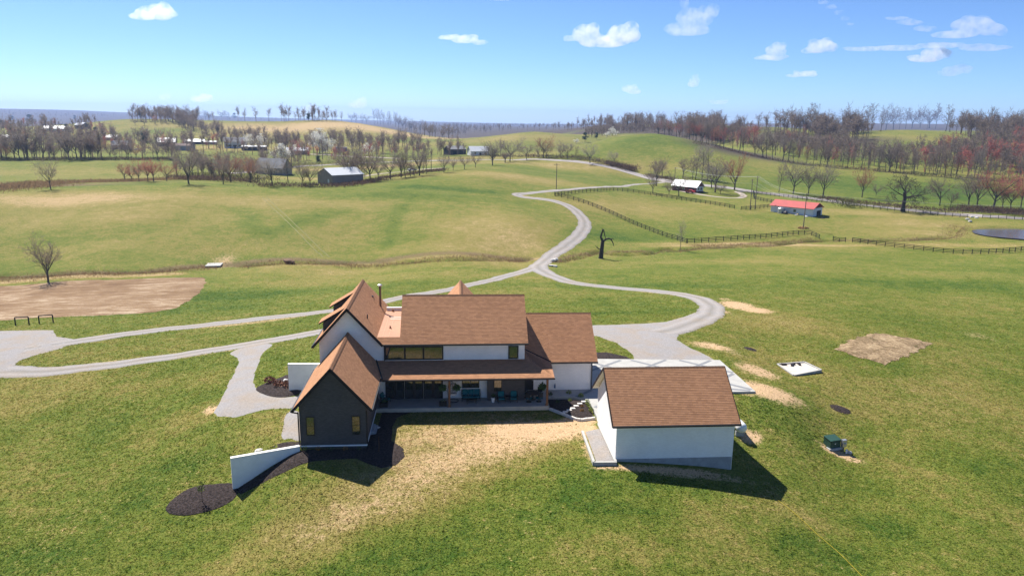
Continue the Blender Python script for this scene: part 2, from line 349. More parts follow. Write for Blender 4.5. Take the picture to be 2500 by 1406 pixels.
Z0 = lambda: np.zeros(len(gx)); dry, soil, lush, wood, reed = Z0(), Z0(), Z0(), Z0(), Z0()
for a in [(1300,1052,5.6,2.6,-8,.85),(1210,1085,7,4.2,25,.50),(1120,1120,7.5,4.6,25,.38),(1040,1175,7,3.6,25,.35),(920,1235,7,3.0,22,.33),(790,1290,7,2.6,20,.29),(1060,1055,7,3,0,.36),(1385,1050,2.5,1.8,0,.8),(1230,1075,4,1.4,12,.5),(1370,1035,3,1.2,0,.75),(1180,1110,4,1.6,20,.36),(1060,1170,4,1.2,22,.34),(1000,1200,3.5,1,22,.32),(1250,1130,3,2,20,.3),(1120,1060,4,1.2,0,.3),(1780,740,2.2,3.0,0,.6),(1765,760,1.4,3,0,.55),(1330,1050,3.6,1.3,-8,.75),(1260,1062,3,1,-20,.5),(1405,1028,2.4,1.0,0,.8),(1430,1048,1.2,2.2,0,.75),(1250,1015,7,1.2,0,.35),(1640,1150,7,.7,-3,.85),(1480,1140,1.6,.7,0,.6),(1440,1100,.6,3,0,.6),(1850,905,3,3.6,0,.66),(1860,950,4.6,2.4,-20,.85),
          (1900,975,3,1.4,-20,.5),(1800,745,3.2,4.4,0,.85),(1845,757,3.0,2.8,0,.8),(1770,730,2,2,0,.45),(1740,845,3.6,2.4,-30,.65),(1790,862,3,1.6,-20,.4),(1830,1068,1.2,1.6,-50,.8),(2050,1108,2.2,.75,-35,.95),(515,1000,.9,1.6,20,.7),(700,1020,.8,1.6,0,.5),
          (1380,600,1.2,5,-30,.45),(545,640,5,9,0,.42),(1305,632,4,3,0,.4),(2390,820,4,4,0,.35),(1930,905,1.5,1,0,.3),(2110,1100,1,1,0,.2),(830,448,12,8,0,.5),(960,412,60,4,15,.35),(1900,620,50,2,0,.1),(1280,1120,4,2,30,.25)]: blob(soil, *a)
for a in [(1150,1080,9,4.5,0,.5),(1060,1125,8,4.8,20,.48),(960,1190,8,4,22,.46),(830,1260,8,3.4,22,.42),(700,1320,7,2.6,20,.3),(1280,1100,6,4,0,.45),(1080,1075,7,2.2,0,.42),(1200,1060,5,1.6,0,.4),(1120,1120,6,3,-10,.4),(960,1230,7,2,22,.4),(800,1290,6,1.6,20,.36),(300,950,7,3,20,.14),(520,920,5,4,0,.12),(60,1100,5,8,0,.16),(2250,1150,5,10,20,.16),(2350,950,7,8,0,.14),(1900,1250,6,3,0,.14),(1550,1330,7,3,0,.16),(1000,1060,5,3,0,.30),(1150,1090,8,5,-25,.36),(1000,1180,9,3.4,25,.38),(860,1260,9,3,22,.32),(700,1330,8,2.6,20,.22),(1250,1130,5,5,0,.3),(1180,1150,5,3,25,.33),(630,1050,4,4,0,.22),(480,1020,7,4,10,.16),(100,960,8,10,0,.16),
          (1950,900,8,6,0,.12),(1900,780,9,8,0,.2),(2150,1020,7,14,0,.12),(1680,1290,10,4,0,.12),(1230,570,22,26,0,.34),(1150,600,24,10,0,.30),(620,490,60,12,0,.26),(150,490,40,12,0,.4),(420,600,40,18,0,.14),(800,560,40,18,0,.16),(300,520,50,20,0,.16),
          (1000,540,18,20,0,.10),(1400,405,60,20,-5,.32),(1250,430,40,14,0,.3),(1420,500,12,14,0,.15),(1600,510,26,22,0,.24),(1500,505,16,16,0,.26),(1850,550,26,16,0,.12),(2200,545,40,10,0,.3),(2300,570,30,10,0,.26),(2100,520,40,8,0,.25),
          (780,308,230,80,0,.5),(560,310,100,60,0,.25),(960,325,120,30,0,.5),(280,303,90,60,0,.2),(1300,335,80,50,0,.2),(2230,335,40,40,0,.2),(1650,370,80,30,0,.12),(950,405,80,14,15,.4),(700,435,60,12,0,.2),(1180,385,50,20,0,.3),(150,420,60,30,0,.12),
          (2100,660,40,10,0,.10),(1750,640,26,6,0,.16),(2330,740,20,14,0,.1),(820,670,26,7,0,.25),(760,690,14,6,0,.16),(300,860,16,4,10,.08),(1700,600,16,2,0,.4),(1850,596,40,2.2,0,.45),(2400,600,30,4,0,.3),(600,360,90,40,0,.3),(860,352,120,40,0,.2)]: blob(dry, *a)
for a in [(2000,1350,5,3,-20,.4),(2120,1280,4,2,-30,.35),(2400,1150,4,5,0,.3),(1500,1240,4,2,0,.35),(900,1380,7,2,10,.3),(450,1130,5,3,10,.25),(250,1250,6,3,15,.25),(120,1350,5,3,0,.3),(1880,1000,3,4,0,.3),(2200,900,5,3,0,.25),(2300,700,20,5,0,.25),(1600,760,12,4,0,.25),(200,580,20,10,0,.15),(500,640,30,4,0,.2),(1380,1180,6,8,20,.4),(1420,1240,8,5,0,.35),(1250,1330,14,4,0,.22),(1700,1190,7,2.2,0,.25),(1390,590,5,22,-25,.35),(1500,580,14,8,0,.4),(1500,700,26,4,-5,.3),(1000,660,30,3,0,.3),(600,720,30,6,5,.3),(950,480,40,8,0,.3),(300,760,30,4,3,.3),(150,1050,6,6,0,.2),
          (1600,350,60,30,0,.3),(1550,440,60,8,0,.2),(2300,470,60,30,0,.35),(2000,450,60,30,0,.3),(1980,535,24,6,0,.3),(200,452,40,6,0,.3),(2200,690,40,4,0,.2),(2400,660,30,4,0,.2),(420,320,60,40,0,.35),(1450,740,14,6,0,.2),(950,570,6,14,20,.25),(1700,1000,1,1,0,.1),(700,870,4,4,0,.2)]: blob(lush, *a)
for a in [(1550,318,110,140,0,1.0),(1660,322,60,120,0,1.0),(1480,318,80,160,0,1.0),(1760,318,70,120,0,.9),(1440,322,50,120,0,.8),(1030,315,60,120,-25,.9),(950,300,40,60,0,.6),(2000,345,110,60,0,.8),(1800,370,60,60,0,.8),(2100,380,70,50,0,.6),(2450,370,60,60,0,.85),(2400,310,70,60,0,.9),(1950,310,100,60,0,.7),(1700,340,40,80,0,.8),(2050,320,70,40,0,.8),(2250,400,60,20,0,.5),(500,330,70,50,0,.4)]: blob(wood, *a)
for pix, wd, am in [([(-60,676),(300,666),(520,650),(900,640),(1290,633)], 3.0, .75), ([(1352,638),(1450,616),(1600,613),(1700,607),(1990,589),(2310,581),(2345,552)], 2.0, .6), ([(0,672),(250,666),(420,660)], 3.5, .5)]: stroke(reed, pix, wd, am)
for pix, wd, am in (([(985,500),(962,530),(955,565),(942,600)], 3.2, .34), ([(585,509),(620,545),(647,572)], 4, .3), ([(647,572),(720,545),(811,522)], 4, .3), ([(1010,455),(1100,462),(1200,470)], 5, .45)): stroke(lush, pix, wd, am)
stroke(dry, [(-60,690),(120,678),(300,674),(430,668)], 2.0, .5); stroke(dry, [(650,652),(900,646),(1280,640)], 2.5, .25)
for a in [(2512,569,20,15,0,.75),(2380,575,5,5,0,.5),(60,455,50,9,0,.9),(250,447,50,6,0,.7),(-60,462,30,12,0,.9),(600,446,40,8,0,.5),(500,440,40,9,0,.5),(1750,548,8,6,0,.35),(1700,535,6,4,0,.3),(1720,570,7,3,0,.35),(2080,548,12,3,0,.35),(1880,540,8,3,0,.3),(760,690,10,3,0,.2)]: blob(reed, *a)
k = np.where(gy > 1050)[0]; wood[k] = np.maximum(wood[k], np.clip((gy[k]-1050)/200, 0, 1))
for pix, wd in (([(1340,622),(1312,655),(1335,668),(1390,688),(1530,705),(1680,722),(1725,738),(1735,755),(1690,788)], 2.9), ([(1312,655),(1200,684),(1000,722),(800,760),(400,804),(130,842)], 2.0), ([(0,907),(110,907),(400,873),(680,828)], 2.3), ([(1262,475),(1370,496),(1424,535),(1410,578),(1345,624)], 2.6)): stroke(soil, pix, wd, .42)
for nm, ar in (('dry', dry), ('soil', soil), ('lush', lush), ('wood', wood), ('reed', reed)):
    at_ = gm.attributes.new(nm, 'FLOAT', 'POINT'); at_.data.foreach_set('value', ar.astype(np.float32))
def grass_colour(t):
    v = t.add('ShaderNodeTexCoord').outputs['Object']; A = lambda n: t.add('ShaderNodeAttribute', attribute_name=n).outputs['Fac']
    n0 = t.noise(v, .011, 3, .55); n1 = t.noise(v, .06, 4, .6); n2 = t.noise(v, .33, 4, .62, .6); n3 = t.noise(v, 1.7, 4, .65, .4); n4 = t.noise(v, 7.5, 3, .7)
    ns = t.noise(t.scale(v, (.05, .9, 1)), 1.0, 3, .6, .3)                  # mowing lines
    d = t.math('MULTIPLY_ADD', n0, .75, t.math('MULTIPLY_ADD', n1, .55, t.math('MULTIPLY_ADD', n2, .85, t.math('MULTIPLY_ADD', n3, .95, t.math('MULTIPLY', n4, .75)))))
    d = t.math('ADD', d, t.math('MULTIPLY', ns, .25))                        # mean about 2.07
    dd = t.math('ADD', d, t.math('SUBTRACT', t.math('SUBTRACT', t.math('MULTIPLY', A('dry'), 1.65), .10), t.math('MULTIPLY', A('lush'), .95)))
    g = t.mix(t.map(dd, 1.45, 1.95, 0, 1, True), (.045, .085, .011), (.11, .133, .021))
    g = t.mix(t.map(dd, 1.85, 2.3, 0, 1, True), g, (.198, .168, .048))
    g = t.mix(t.map(dd, 2.25, 2.85, 0, 1, True), g, (.36, .258, .130))
    s_ = t.math('ADD', A('soil'), t.math('MULTIPLY_ADD', n3, .5, t.math('MULTIPLY', n4, .35)))
    g = t.mix(t.map(s_, .66, .98, 0, 1, True), g, t.mix(n2, (.50, .345, .20), (.41, .275, .155)))
    s2 = t.math('MULTIPLY_ADD', n3, .6, t.math('MULTIPLY_ADD', n4, .5, t.math('MULTIPLY', n1, .25)))       # small bare flecks everywhere
    g = t.mix(t.math('MULTIPLY', t.map(s2, .77, .92, 0, 1, True), .75), g, (.42, .29, .165))
    r_ = t.math('ADD', A('reed'), t.math('MULTIPLY_ADD', n2, .4, t.math('MULTIPLY', n3, .4)))
    g = t.mix(t.map(r_, .72, 1.25, 0, .85, True), g, t.mix(n3, (.10, .066, .042), (.21, .145, .08)))
    w_ = t.math('ADD', A('wood'), t.math('MULTIPLY', n2, .3)); g = t.mix(t.map(w_, .55, .95, 0, 1, True), g, t.mix(n2, (.045, .036, .032), (.095, .072, .056)))
    tw = t.map(n4, .28, .72, .55, 1.45); mm = t.add('ShaderNodeVectorMath', operation='SCALE'); t.put(mm.inputs[0], g); t.put(mm.inputs['Scale'], tw); return mm.outputs[0], n3, n4
def grass_mat():
    M_ = bpy.data.materials.new('pasture'); M_.use_nodes = True; t = NT(M_.node_tree); p = t.n['Principled BSDF']
    p.inputs['Roughness'].default_value = .95; p.inputs['Specular IOR Level'].default_value = .08
    c, n3, n4 = grass_colour(t); t.put(p.inputs['Base Color'], c)
    b = t.add('ShaderNodeBump'); b.inputs['Strength'].default_value = .75; b.inputs['Distance'].default_value = .16
    t.put(b.inputs['Height'], t.math('MULTIPLY_ADD', n3, .8, t.math('MULTIPLY', n4, .6))); t.l.new(b.outputs[0], p.inputs['Normal'])
    return M_
def blade_mat():
    M_ = bpy.data.materials.new('grass_blades'); M_.use_nodes = True; t = NT(M_.node_tree); t.n.remove(t.n['Principled BSDF']); c, n3, n4 = grass_colour(t)
    r_ = t.add('ShaderNodeAttribute', attribute_name='shade').outputs['Fac']; mm = t.add('ShaderNodeVectorMath', operation='SCALE'); t.put(mm.inputs[0], c); t.put(mm.inputs['Scale'], r_)
    d = t.add('ShaderNodeBsdfDiffuse'); q = t.add('ShaderNodeBsdfTranslucent'); t.put(d.inputs[0], mm.outputs[0]); t.put(q.inputs[0], mm.outputs[0]); x = t.add('ShaderNodeMixShader'); x.inputs[0].default_value = .45
    t.l.new(d.outputs[0], x.inputs[1]); t.l.new(q.outputs[0], x.inputs[2]); t.l.new(x.outputs[0], t.n['Material Output'].inputs[0]); return M_
gm.materials.append(grass_mat())

def gravel_mat(name, c, tr=.5, edge=False):
    M_ = bpy.data.materials.new(name); M_.use_nodes = True; t = NT(M_.node_tree); p = t.n['Principled BSDF']
    p.inputs['Roughness'].default_value = .95; p.inputs['Specular IOR Level'].default_value = .15
    v = t.add('ShaderNodeTexCoord').outputs['Object']; n1 = t.noise(v, .35, 4, .6, .5); n2 = t.noise(v, 5, 3, .7); n3 = t.noise(v, 22, 2, .6)
    g = t.mix(t.map(n1, .35, .72, 0, 1, True), c, (c[0]*.86+.05, c[1]*.8+.035, c[2]*.72+.02)); g = t.mix(t.map(n2, .62, .72, 0, .35), g, (.12, .13, .05) if tr > .4 else c)
    f = t.map(t.math('MULTIPLY_ADD', n3, .5, t.math('MULTIPLY', n2, .5)), .3, .7, .68, 1.32)
    ru = t.add('ShaderNodeAttribute', attribute_name='rut').outputs['Fac']; mi = t.add('ShaderNodeAttribute', attribute_name='mid').outputs['Fac']
    g = t.mix(t.math('MULTIPLY', ru, .55), g, (c[0]*1.28, c[1]*1.25, c[2]*1.2)); g = t.mix(t.math('MULTIPLY', mi, t.map(n2, .35, .6, .1, .75, True)), g, (c[0]*.6, c[1]*.58, c[2]*.48))
    mm = t.add('ShaderNodeVectorMath', operation='SCALE'); t.put(mm.inputs[0], g); t.put(mm.inputs['Scale'], f); t.put(p.inputs['Base Color'], mm.outputs[0])
    b = t.add('ShaderNodeBump'); b.inputs['Strength'].default_value = .7; b.inputs['Distance'].default_value = .05; t.put(b.inputs['Height'], n3); t.l.new(b.outputs[0], p.inputs['Normal'])
    return M_
def till_mat():
    M_ = bpy.data.materials.new('tilled_soil'); M_.use_nodes = True; t = NT(M_.node_tree); p = t.n['Principled BSDF']; p.inputs['Roughness'].default_value = .95; p.inputs['Specular IOR Level'].default_value = .1
    v = t.add('ShaderNodeTexCoord').outputs['Object']; f = t.noise(t.scale(v, (.12, 1.6, 1)), 1.0, 4, .65, .3); f2 = t.noise(t.scale(v, (.5, 4.0, 1)), 1.0, 3, .6); n = t.noise(v, .09, 3, .6); n2 = t.noise(v, 4, 3, .6)
    d = t.math('MULTIPLY_ADD', f, .8, t.math('MULTIPLY_ADD', f2, .6, t.math('MULTIPLY_ADD', n, .7, t.math('MULTIPLY', n2, .3))))
    g = t.mix(t.map(d, .9, 1.25, 0, 1, True), (.115, .066, .034), (.215, .137, .075)); g = t.mix(t.map(d, 1.18, 1.42, 0, 1, True), g, (.39, .30, .205)); t.put(p.inputs['Base Color'], g)
    b = t.add('ShaderNodeBump'); b.inputs['Strength'].default_value = .8; b.inputs['Distance'].default_value = .1; t.put(b.inputs['Height'], f2); t.l.new(b.outputs[0], p.inputs['Normal']); return M_
def straw_mat():
    M_ = bpy.data.materials.new('straw_and_clods'); M_.use_nodes = True; t = NT(M_.node_tree); p = t.n['Principled BSDF']; p.inputs['Roughness'].default_value = .95; p.inputs['Specular IOR Level'].default_value = .1
    v = t.add('ShaderNodeTexCoord').outputs['Object']; n1 = t.noise(v, .45, 4, .65, .8); n2 = t.noise(v, 2.4, 4, .7, .5); n3 = t.noise(v, 9, 3, .7); d = t.math('MULTIPLY_ADD', n1, .8, t.math('MULTIPLY_ADD', n2, .8, t.math('MULTIPLY', n3, .5)))
    g = t.mix(t.map(d, .75, .98, 0, 1, True), (.07, .075, .022), (.20, .135, .075)); g = t.mix(t.map(d, .95, 1.15, 0, 1, True), g, (.36, .26, .15)); g = t.mix(t.map(d, 1.12, 1.35, 0, 1, True), g, (.52, .40, .25)); t.put(p.inputs['Base Color'], g)
    b = t.add('ShaderNodeBump'); b.inputs['Strength'].default_value = 1.0; b.inputs['Distance'].default_value = .2; t.put(b.inputs['Height'], t.math('ADD', n2, t.math('MULTIPLY', n3, .5))); t.l.new(b.outputs[0], p.inputs['Normal']); return M_
GRAVEL = gravel_mat('grey_gravel', (.265, .25, .245), .2); ASPH = gravel_mat('bleached_asphalt', (.28, .262, .262), .2); TILL = till_mat()
STRAW = straw_mat(); LANE = gravel_mat('pale_lane', (.33, .29, .245), .2); SEAMAT = mat('turned_soil', (.30, .19, .11), .95, var=.3, vscale=2, bump=.8, bscale=9)
PAVED = []
def wob1(s, seed): return .5*math.sin(s*.9+seed)+.3*math.sin(s*2.3+seed*2)+.2*math.sin(s*5.1+seed*3)
def ribbon(name, pix, wid, m_, dz=.05, step=1.2, rag=.22, label=None, kind='structure', seed=1.0, world=False):
    ln = spline(np.array(pix, float) if world else cast(pix)[:, :2], step); n = len(ln); V, F_ = [], []
    tan = np.gradient(ln, axis=0); tan /= np.linalg.norm(tan, axis=1)[:, None]+1e-9; nor = np.stack([-tan[:, 1], tan[:, 0]], -1)
    ws = np.interp(np.linspace(0, 1, n), np.linspace(0, 1, len(wid)), wid) if isinstance(wid, (list, tuple)) else np.full(n, wid); m_n = 8
    for i in range(n):
        l = ws[i]/2+rag*wob1(i*step, seed); r_ = ws[i]/2+rag*wob1(i*step, seed+9)
        for j in range(m_n+1): V.append(ln[i]+nor[i]*(l-(l+r_)*j/m_n))
    PAVED.append(('line', ln, float(np.mean(ws))/2-.2))
    V = np.array(V); z = hbase(V[:, 0], V[:, 1]); e = np.tile(np.array([-.06]+[0]*(m_n-1)+[-.06]), n); e2 = np.tile(np.array([0, .2, .35, .2, .4, .2, .35, .2, 0])*.0, n)
    V = np.c_[V, z+dz+e+e2]
    for i in range(n-1):
        for j in range(m_n): a = i*(m_n+1)+j; F_.append((a, a+1, a+m_n+2, a+m_n+1))
    me = fast_mesh(name, V, F_, 4); me.shade_smooth(); me.materials.append(m_); ac = np.tile(np.linspace(-1, 1, m_n+1), n)
    for nm, ar in (('rut', np.exp(-((np.abs(ac)-.5)/.2)**2)), ('mid', np.exp(-(ac/.22)**2)+np.exp(-((np.abs(ac)-1)/.16)**2))): me.attributes.new(nm, 'FLOAT', 'POINT').data.foreach_set('value', ar.astype(np.float32))
    me.flip_normals() if me.polygons[0].normal.z < 0 else None
    return tag(link(name, me), label, kind=kind)
def patch(name, pix, m_, dz=.06, cell=1.2, smooth=True, rag=.12, label=None, kind='structure', world=False, mound=0.0, parent=None):
    w_ = np.array(pix, float) if world else cast(pix)[:, :2]
    b = spline(w_, max(.35, cell*.5), True) if smooth else np.concatenate([np.linspace(p, q, max(2, int(np.linalg.norm(q-p)/(cell*.6))), endpoint=False) for p, q in zip(w_, np.roll(w_, -1, 0))])
    c = b.mean(0); n = len(b)
    if rag: b = b+((b-c)/(np.linalg.norm(b-c, axis=1)[:, None]+1e-6))*np.array([[rag*wob1(i*.7, 2.0)] for i in range(n)])
    PAVED.append(('poly', b+(c-b)/(np.linalg.norm(c-b, axis=1)[:, None]+1e-6)*.16, 0))
    x0, y0 = b.min(0); x1, y1 = b.max(0); X_, Y_ = np.meshgrid(np.arange(x0, x1, cell), np.arange(y0, y1, cell)); P = np.stack([X_.ravel(), Y_.ravel()], -1)
    ins = np.zeros(len(P), bool)
    for (ax, ay), (bx, by) in zip(b, np.roll(b, -1, 0)):
        h = ((ay > P[:, 1]) != (by > P[:, 1])); ins ^= h & (P[:, 0] < (bx-ax)*(P[:, 1]-ay)/((by-ay) if by != ay else 1e-9)+ax)
    P = P[ins]; P = P[seg_dist(P[:, 0], P[:, 1], np.vstack([b, b[:1]])) > cell*.35] if len(P) else P
    vs_ = [Vector(q) for q in np.vstack([b, P])]
    r_ = delaunay_2d_cdt(vs_, [(i, (i+1) % n) for i in range(n)], [list(range(n))], 1, 1e-4)
    V = np.array([tuple(q) for q in r_[0]]); ed = seg_dist(V[:, 0], V[:, 1], np.vstack([b, b[:1]]))
    z = hfun(V[:, 0], V[:, 1])+dz-.06*(ed < .01)
    if mound: z += mound*np.clip(ed/.8, 0, 1)*(1+.25*np.sin(V[:, 0]*2.1)*np.cos(V[:, 1]*2.7))
    me = bpy.data.meshes.new(name); me.from_pydata(np.c_[V, z].tolist(), [], [list(f) for f in r_[2]]); me.shade_smooth(); me.materials.append(m_)
    bm = bmesh.new(); bm.from_mesh(me); bmesh.ops.recalc_face_normals(bm, faces=bm.faces); bm.normal_update()
    if sum(f.normal.z for f in bm.faces) < 0: bmesh.ops.reverse_faces(bm, faces=bm.faces)
    bm.to_mesh(me); bm.free()
    return tag(link(name, me, parent), label, kind=kind)

ribbon('road', [(560,424),(720,408),(850,400),(1000,394),(1100,392),(1240,391),(1300,389),(1380,393),(1450,401),(1550,425),(1640,444),(1720,453),(1830,467),(1950,481),(2100,500),(2250,516),(2370,526),(2500,534),(2640,543)], 6.2, ASPH, .12, 3, .1, 'pale weathered country road curving below the green hill')
ribbon('driveway', [(1640,443),(1560,450),(1450,458),(1380,464),(1300,471),(1262,475),(1275,481),(1330,487),(1370,496),(1402,512),(1424,535),(1426,555),(1410,578),(1380,602),(1345,624),(1318,645),(1312,655)], [3.6,3.4,3.4,3.6,4.0,4.2,4.4,4.6], GRAVEL, .07, 1.2, .24, 'gravel driveway winding down from the country road to the creek crossing')
ribbon('driveway', [(1312,652),(1335,668),(1390,688),(1450,697),(1530,705),(1610,712),(1680,722),(1722,736),(1738,752),(1728,770),(1690,788),(1650,802),(1610,812)], [4.6,4.0,3.6,3.6,3.8,4.2,4.8,5.0], GRAVEL, .06, 1.0, .24, 'gravel driveway branch sweeping round to the parking court behind the house')
ribbon('driveway', [(1318,650),(1280,662),(1200,684),(1110,704),(1000,722),(900,744),(800,760),(600,782),(400,804),(250,824),(130,842),(60,852)], [4.2,3.0,2.8,2.8,3.0,3.2,3.6], GRAVEL, .06, 1.0, .22, 'straight gravel drive running behind the house to the far turning circle')
ribbon('driveway', [(-90,905),(0,907),(110,907),(250,893),(400,873),(560,848),(680,828),(800,808),(900,795),(1000,786)], [5,3.6,3.2,3.2,3.6,4,4], GRAVEL, .055, 1.0, .22, 'gravel drive passing close behind the steep brown gable')
patch('driveway', [(-100,808),(0,808),(130,806),(139,822),(190,829),(150,850),(85,868),(46,881),(36,893),(60,903),(0,916),(-100,906)], GRAVEL, .06, 1.2, False, .1, 'gravel turning area beside the tilled garden')
patch('driveway', [(560,862),(600,846),(650,838),(668,842),(645,860),(634,885),(626,910),(622,932),(634,952),(665,964),(700,968),(738,966),(740,985),(732,1002),(690,998),(640,1003),(600,1012),(565,1020),(522,1012),(533,985),(549,950),(565,918),(579,890),(577,874)], GRAVEL, .05, .9, True, .14, 'gravel spur running up to the charcoal gable wing')
patch('driveway', [(700,1010),(734,1008),(736,1072),(705,1070),(688,1068)], GRAVEL, .06, .6, True, .1, 'thin gravel strip along the charcoal wing')
patch('driveway', [(1330,800),(1440,794),(1560,790),(1625,785),(1672,772),(1700,760),(1735,775),(1690,790),(1658,812),(1656,830),(1690,850),(1765,884),(1545,884),(1541,866),(1505,838),(1450,820),(1330,830)], GRAVEL, .05, 1.2, False, .12, 'broad gravel parking court behind the detached garage')
ribbon('driveway', [(1638,462),(1670,468),(1720,477),(1770,483),(1800,484),(1816,479),(1808,472),(1800,469),(1830,466)], 3.0, LANE, .1, 2, .1, 'pale looped drive in front of the white-roofed house')
ribbon('farm_lane', [(862,436),(900,429),(960,422),(1020,415),(1085,411)], 4.5, LANE, .15, 3, .3, 'pale dirt lane beside the grey barn')
ribbon('farm_lane', [(700,374),(780,378),(860,383),(980,388)], 5, LANE, .25, 6, .3, 'distant lane passing the white house')
patch('tilled_garden', [(-60,697),(100,692),(300,683),(498,677),(503,690),(490,712),(460,735),(430,752),(380,762),(200,772),(0,783),(-60,786)], TILL, .07, 1.0, False, .3, 'bare brown tilled garden beside the lone leafless tree')
patch('straw_plot', [(2037,853),(2075,830),(2135,813),(2200,822),(2278,838),(2220,867),(2160,890),(2095,872)], STRAW, .1, .6, False, .55, 'straw covered dirt plot in the grass beyond the grey slab', mound=.06)
MULL = 'dark mulch bed wrapped round the charcoal gable wing'
patch('mulch_bed', [(735,1099),(893,1094),(905,1062),(922,1045),(932,1006),(1005,1006),(972,1018),(958,1042),(956,1075),(984,1094),(989,1115),(966,1135),(930,1143),(897,1131),(870,1119),(820,1122),(762,1126),(700,1150),(640,1180),(588,1206),(568,1197),(650,1148)], MULCH, .07, .5, False, .05, MULL, mound=.06)
patch('mulch_bed', [(405,1240),(430,1212),(470,1190),(520,1182),(567,1180),(580,1203),(555,1230),(500,1250),(450,1258),(415,1254)], MULCH, .1, .5, True, .04, 'rounded dark mulch bed with a sapling below the end of the retaining wall', mound=.1)
patch('mulch_bed', [(625,950),(650,935),(690,920),(706,916),(736,945),(728,962),(690,970),(650,965)], MULCH, .1, .5, True, .04, 'dark mulch island with reddish shrubs beside the white garden wall', mound=.12)
patch('mulch_bed', [(1440,862),(1480,861),(1530,872),(1541,878),(1440,878)], MULCH, .14, .5, False, .04, 'dark mulch strip behind the attached brown-roofed wing')
patch('mulch_bed', [(665,1090),(690,1080),(734,1078),(734,1089),(690,1096)], MULCH, .06, .5, True, .04, 'small dark mulch strip behind the top of the retaining wall')
def ring(px, py, a, b, lab):
    c = G(px, py); patch('mulch_ring', [(c[0]+a*math.cos(t), c[1]+b*math.sin(t)) for t in np.linspace(0, 2*math.pi, 14)[:-1]], MULCH, .06, .5, True, .04, lab, world=True, mound=.08)
ring(1832, 852, .85, .8, 'small round dark mulch spot near the gravel court'); ring(2052, 999, 1.15, .95, 'larger oval dark mulch spot in the open lawn')
c_, a_, b_ = POND
pw = patch('pond', [(c_[0]+a_*1.1*math.cos(t), c_[1]+b_*1.1*math.sin(t)) for t in np.linspace(0, 2*math.pi, 24)[:-1]], WATER, 0, 3, True, .4, 'small farm pond with dull grey water near the road', world=True)
for v_ in pw.data.vertices: v_.co.z = c_[2]-.35
for i, (pix, lb) in enumerate((([(640,482),(690,530),(740,580),(790,628)], 'nearer of two pale wheel tracks down the pasture'), ([(650,481),(702,530),(754,580),(806,628)], 'farther of two pale wheel tracks down the pasture'))):
    ribbon('wheel_track', pix, .24, mat('flattened_grass', (.165, .16, .058), .95, var=.3, vscale=1.5), .05, 1.0, .12, lb)
# ------------------------------------------------------------------ the house
def roof_plane(parent, a, b, c, d, thick=.16, expo=.17, under=BLACKW, u0=0.0, name='roof'):
    """a, b eave ends, c, d ridge ends; a deck with stepped shingle courses laid on it"""
    a, b, c, d = (Vector(q) for q in (a, b, c, d)); n = (b-a).cross(d-a).normalized(); n = n if n.z > 0 else -n
    deck = MB().extrude([a, b, c, d], -n*thick).build(name, under, parent)
    L = ((d-a).length+(c-b).length)/2; k = max(1, round(L/expo)); V, Fc, UV = [], [], []; e = (b-a).normalized()
    for i in range(k):
        t0, t1 = i/k, (i+1)/k; p, q, r_, s_ = a.lerp(d, t0), b.lerp(c, t0), b.lerp(c, t1), a.lerp(d, t1); j = len(V)
        V += [p+n*.004, q+n*.004, q+n*.016, p+n*.016, r_+n*.005, s_+n*.005]; Fc += [(j, j+1, j+2, j+3), (j+3, j+2, j+4, j+5)]
        f = lambda w_, v: ((w_-a).dot(e)+u0, v)
        UV += [f(p, i*expo+.001), f(q, i*expo+.001), f(q, i*expo+.012), f(p, i*expo+.012), f(p, i*expo+.003), f(q, i*expo+.003), f(r_, (i+1)*expo-.003), f(s_, (i+1)*expo-.003)]
    me = bpy.data.meshes.new('shingle_courses'); me.from_pydata([tuple(v) for v in V], [], Fc); ul = me.uv_layers.new(name='UVMap')
    ul.data.foreach_set('uv', np.array(UV, np.float32).ravel()); me.materials.append(SHINGLE)
    tag(link('shingle_courses', me, deck), kind='stuff'); return deck
def ridge_cap(parent, a, b, w_=.17):
    a, b = Vector(a), Vector(b); n = max(2, int((b-a).length/.28)); mb = MB(); sd = (b-a).normalized().cross(Vector((0,0,1)))
    for i in range(n):
        p, q = a.lerp(b, i/n), a.lerp(b, (i+1.12)/n); h = Vector((0,0,.035))
        mb.quad(p+h, q+h*.6, q-sd*w_-Vector((0,0,w_*.85)), p-sd*w_-Vector((0,0,w_*.8))); mb.quad(q+h*.6, p+h, p+sd*w_-Vector((0,0,w_*.8)), q+sd*w_-Vector((0,0,w_*.85)))
    o = mb.build('ridge_cap', CAP, parent); return tag(o, kind='stuff')
def window(parent, x0, x1, z0, z1, Y, cols=1, rows=1, fr=.07, name='window', label=None, mull=None):
    m_ = MB().box(x0, x1, Y-.07, Y, z0, z0+fr).box(x0, x1, Y-.07, Y, z1-fr, z1).box(x0, x0+fr, Y-.07, Y, z0+fr, z1-fr).box(x1-fr, x1, Y-.07, Y, z0+fr, z1-fr)
    w_ = (x1-x0-2*fr)/cols; h_ = (z1-z0-2*fr)/rows; g = mull or fr*.8
    for i in range(1, cols): m_.box(x0+fr+w_*i-g/2, x0+fr+w_*i+g/2, Y-.065, Y, z0+fr, z1-fr)
    o = m_.build(name, BLACK, parent); tag(o, label)
    for i in range(cols):
        for j in range(rows):
            a = x0+fr+w_*i+(g/2 if i else 0); b = x0+fr+w_*(i+1)-(g/2 if i < cols-1 else 0); c0 = z0+fr+h_*j+(.012 if j else 0); c1 = z0+fr+h_*(j+1)-(.012 if j < rows-1 else 0)
            t = rnd.uniform(-.004, .004); pm = MB(); pm.v = [(a, Y-.03, c0), (b, Y-.03+t, c0), (b, Y-.03+t, c1), (a, Y-.03, c1)]; pm.f = [(0, 1, 2, 3)]; pm.build('pane', GLASS, o)
    return o
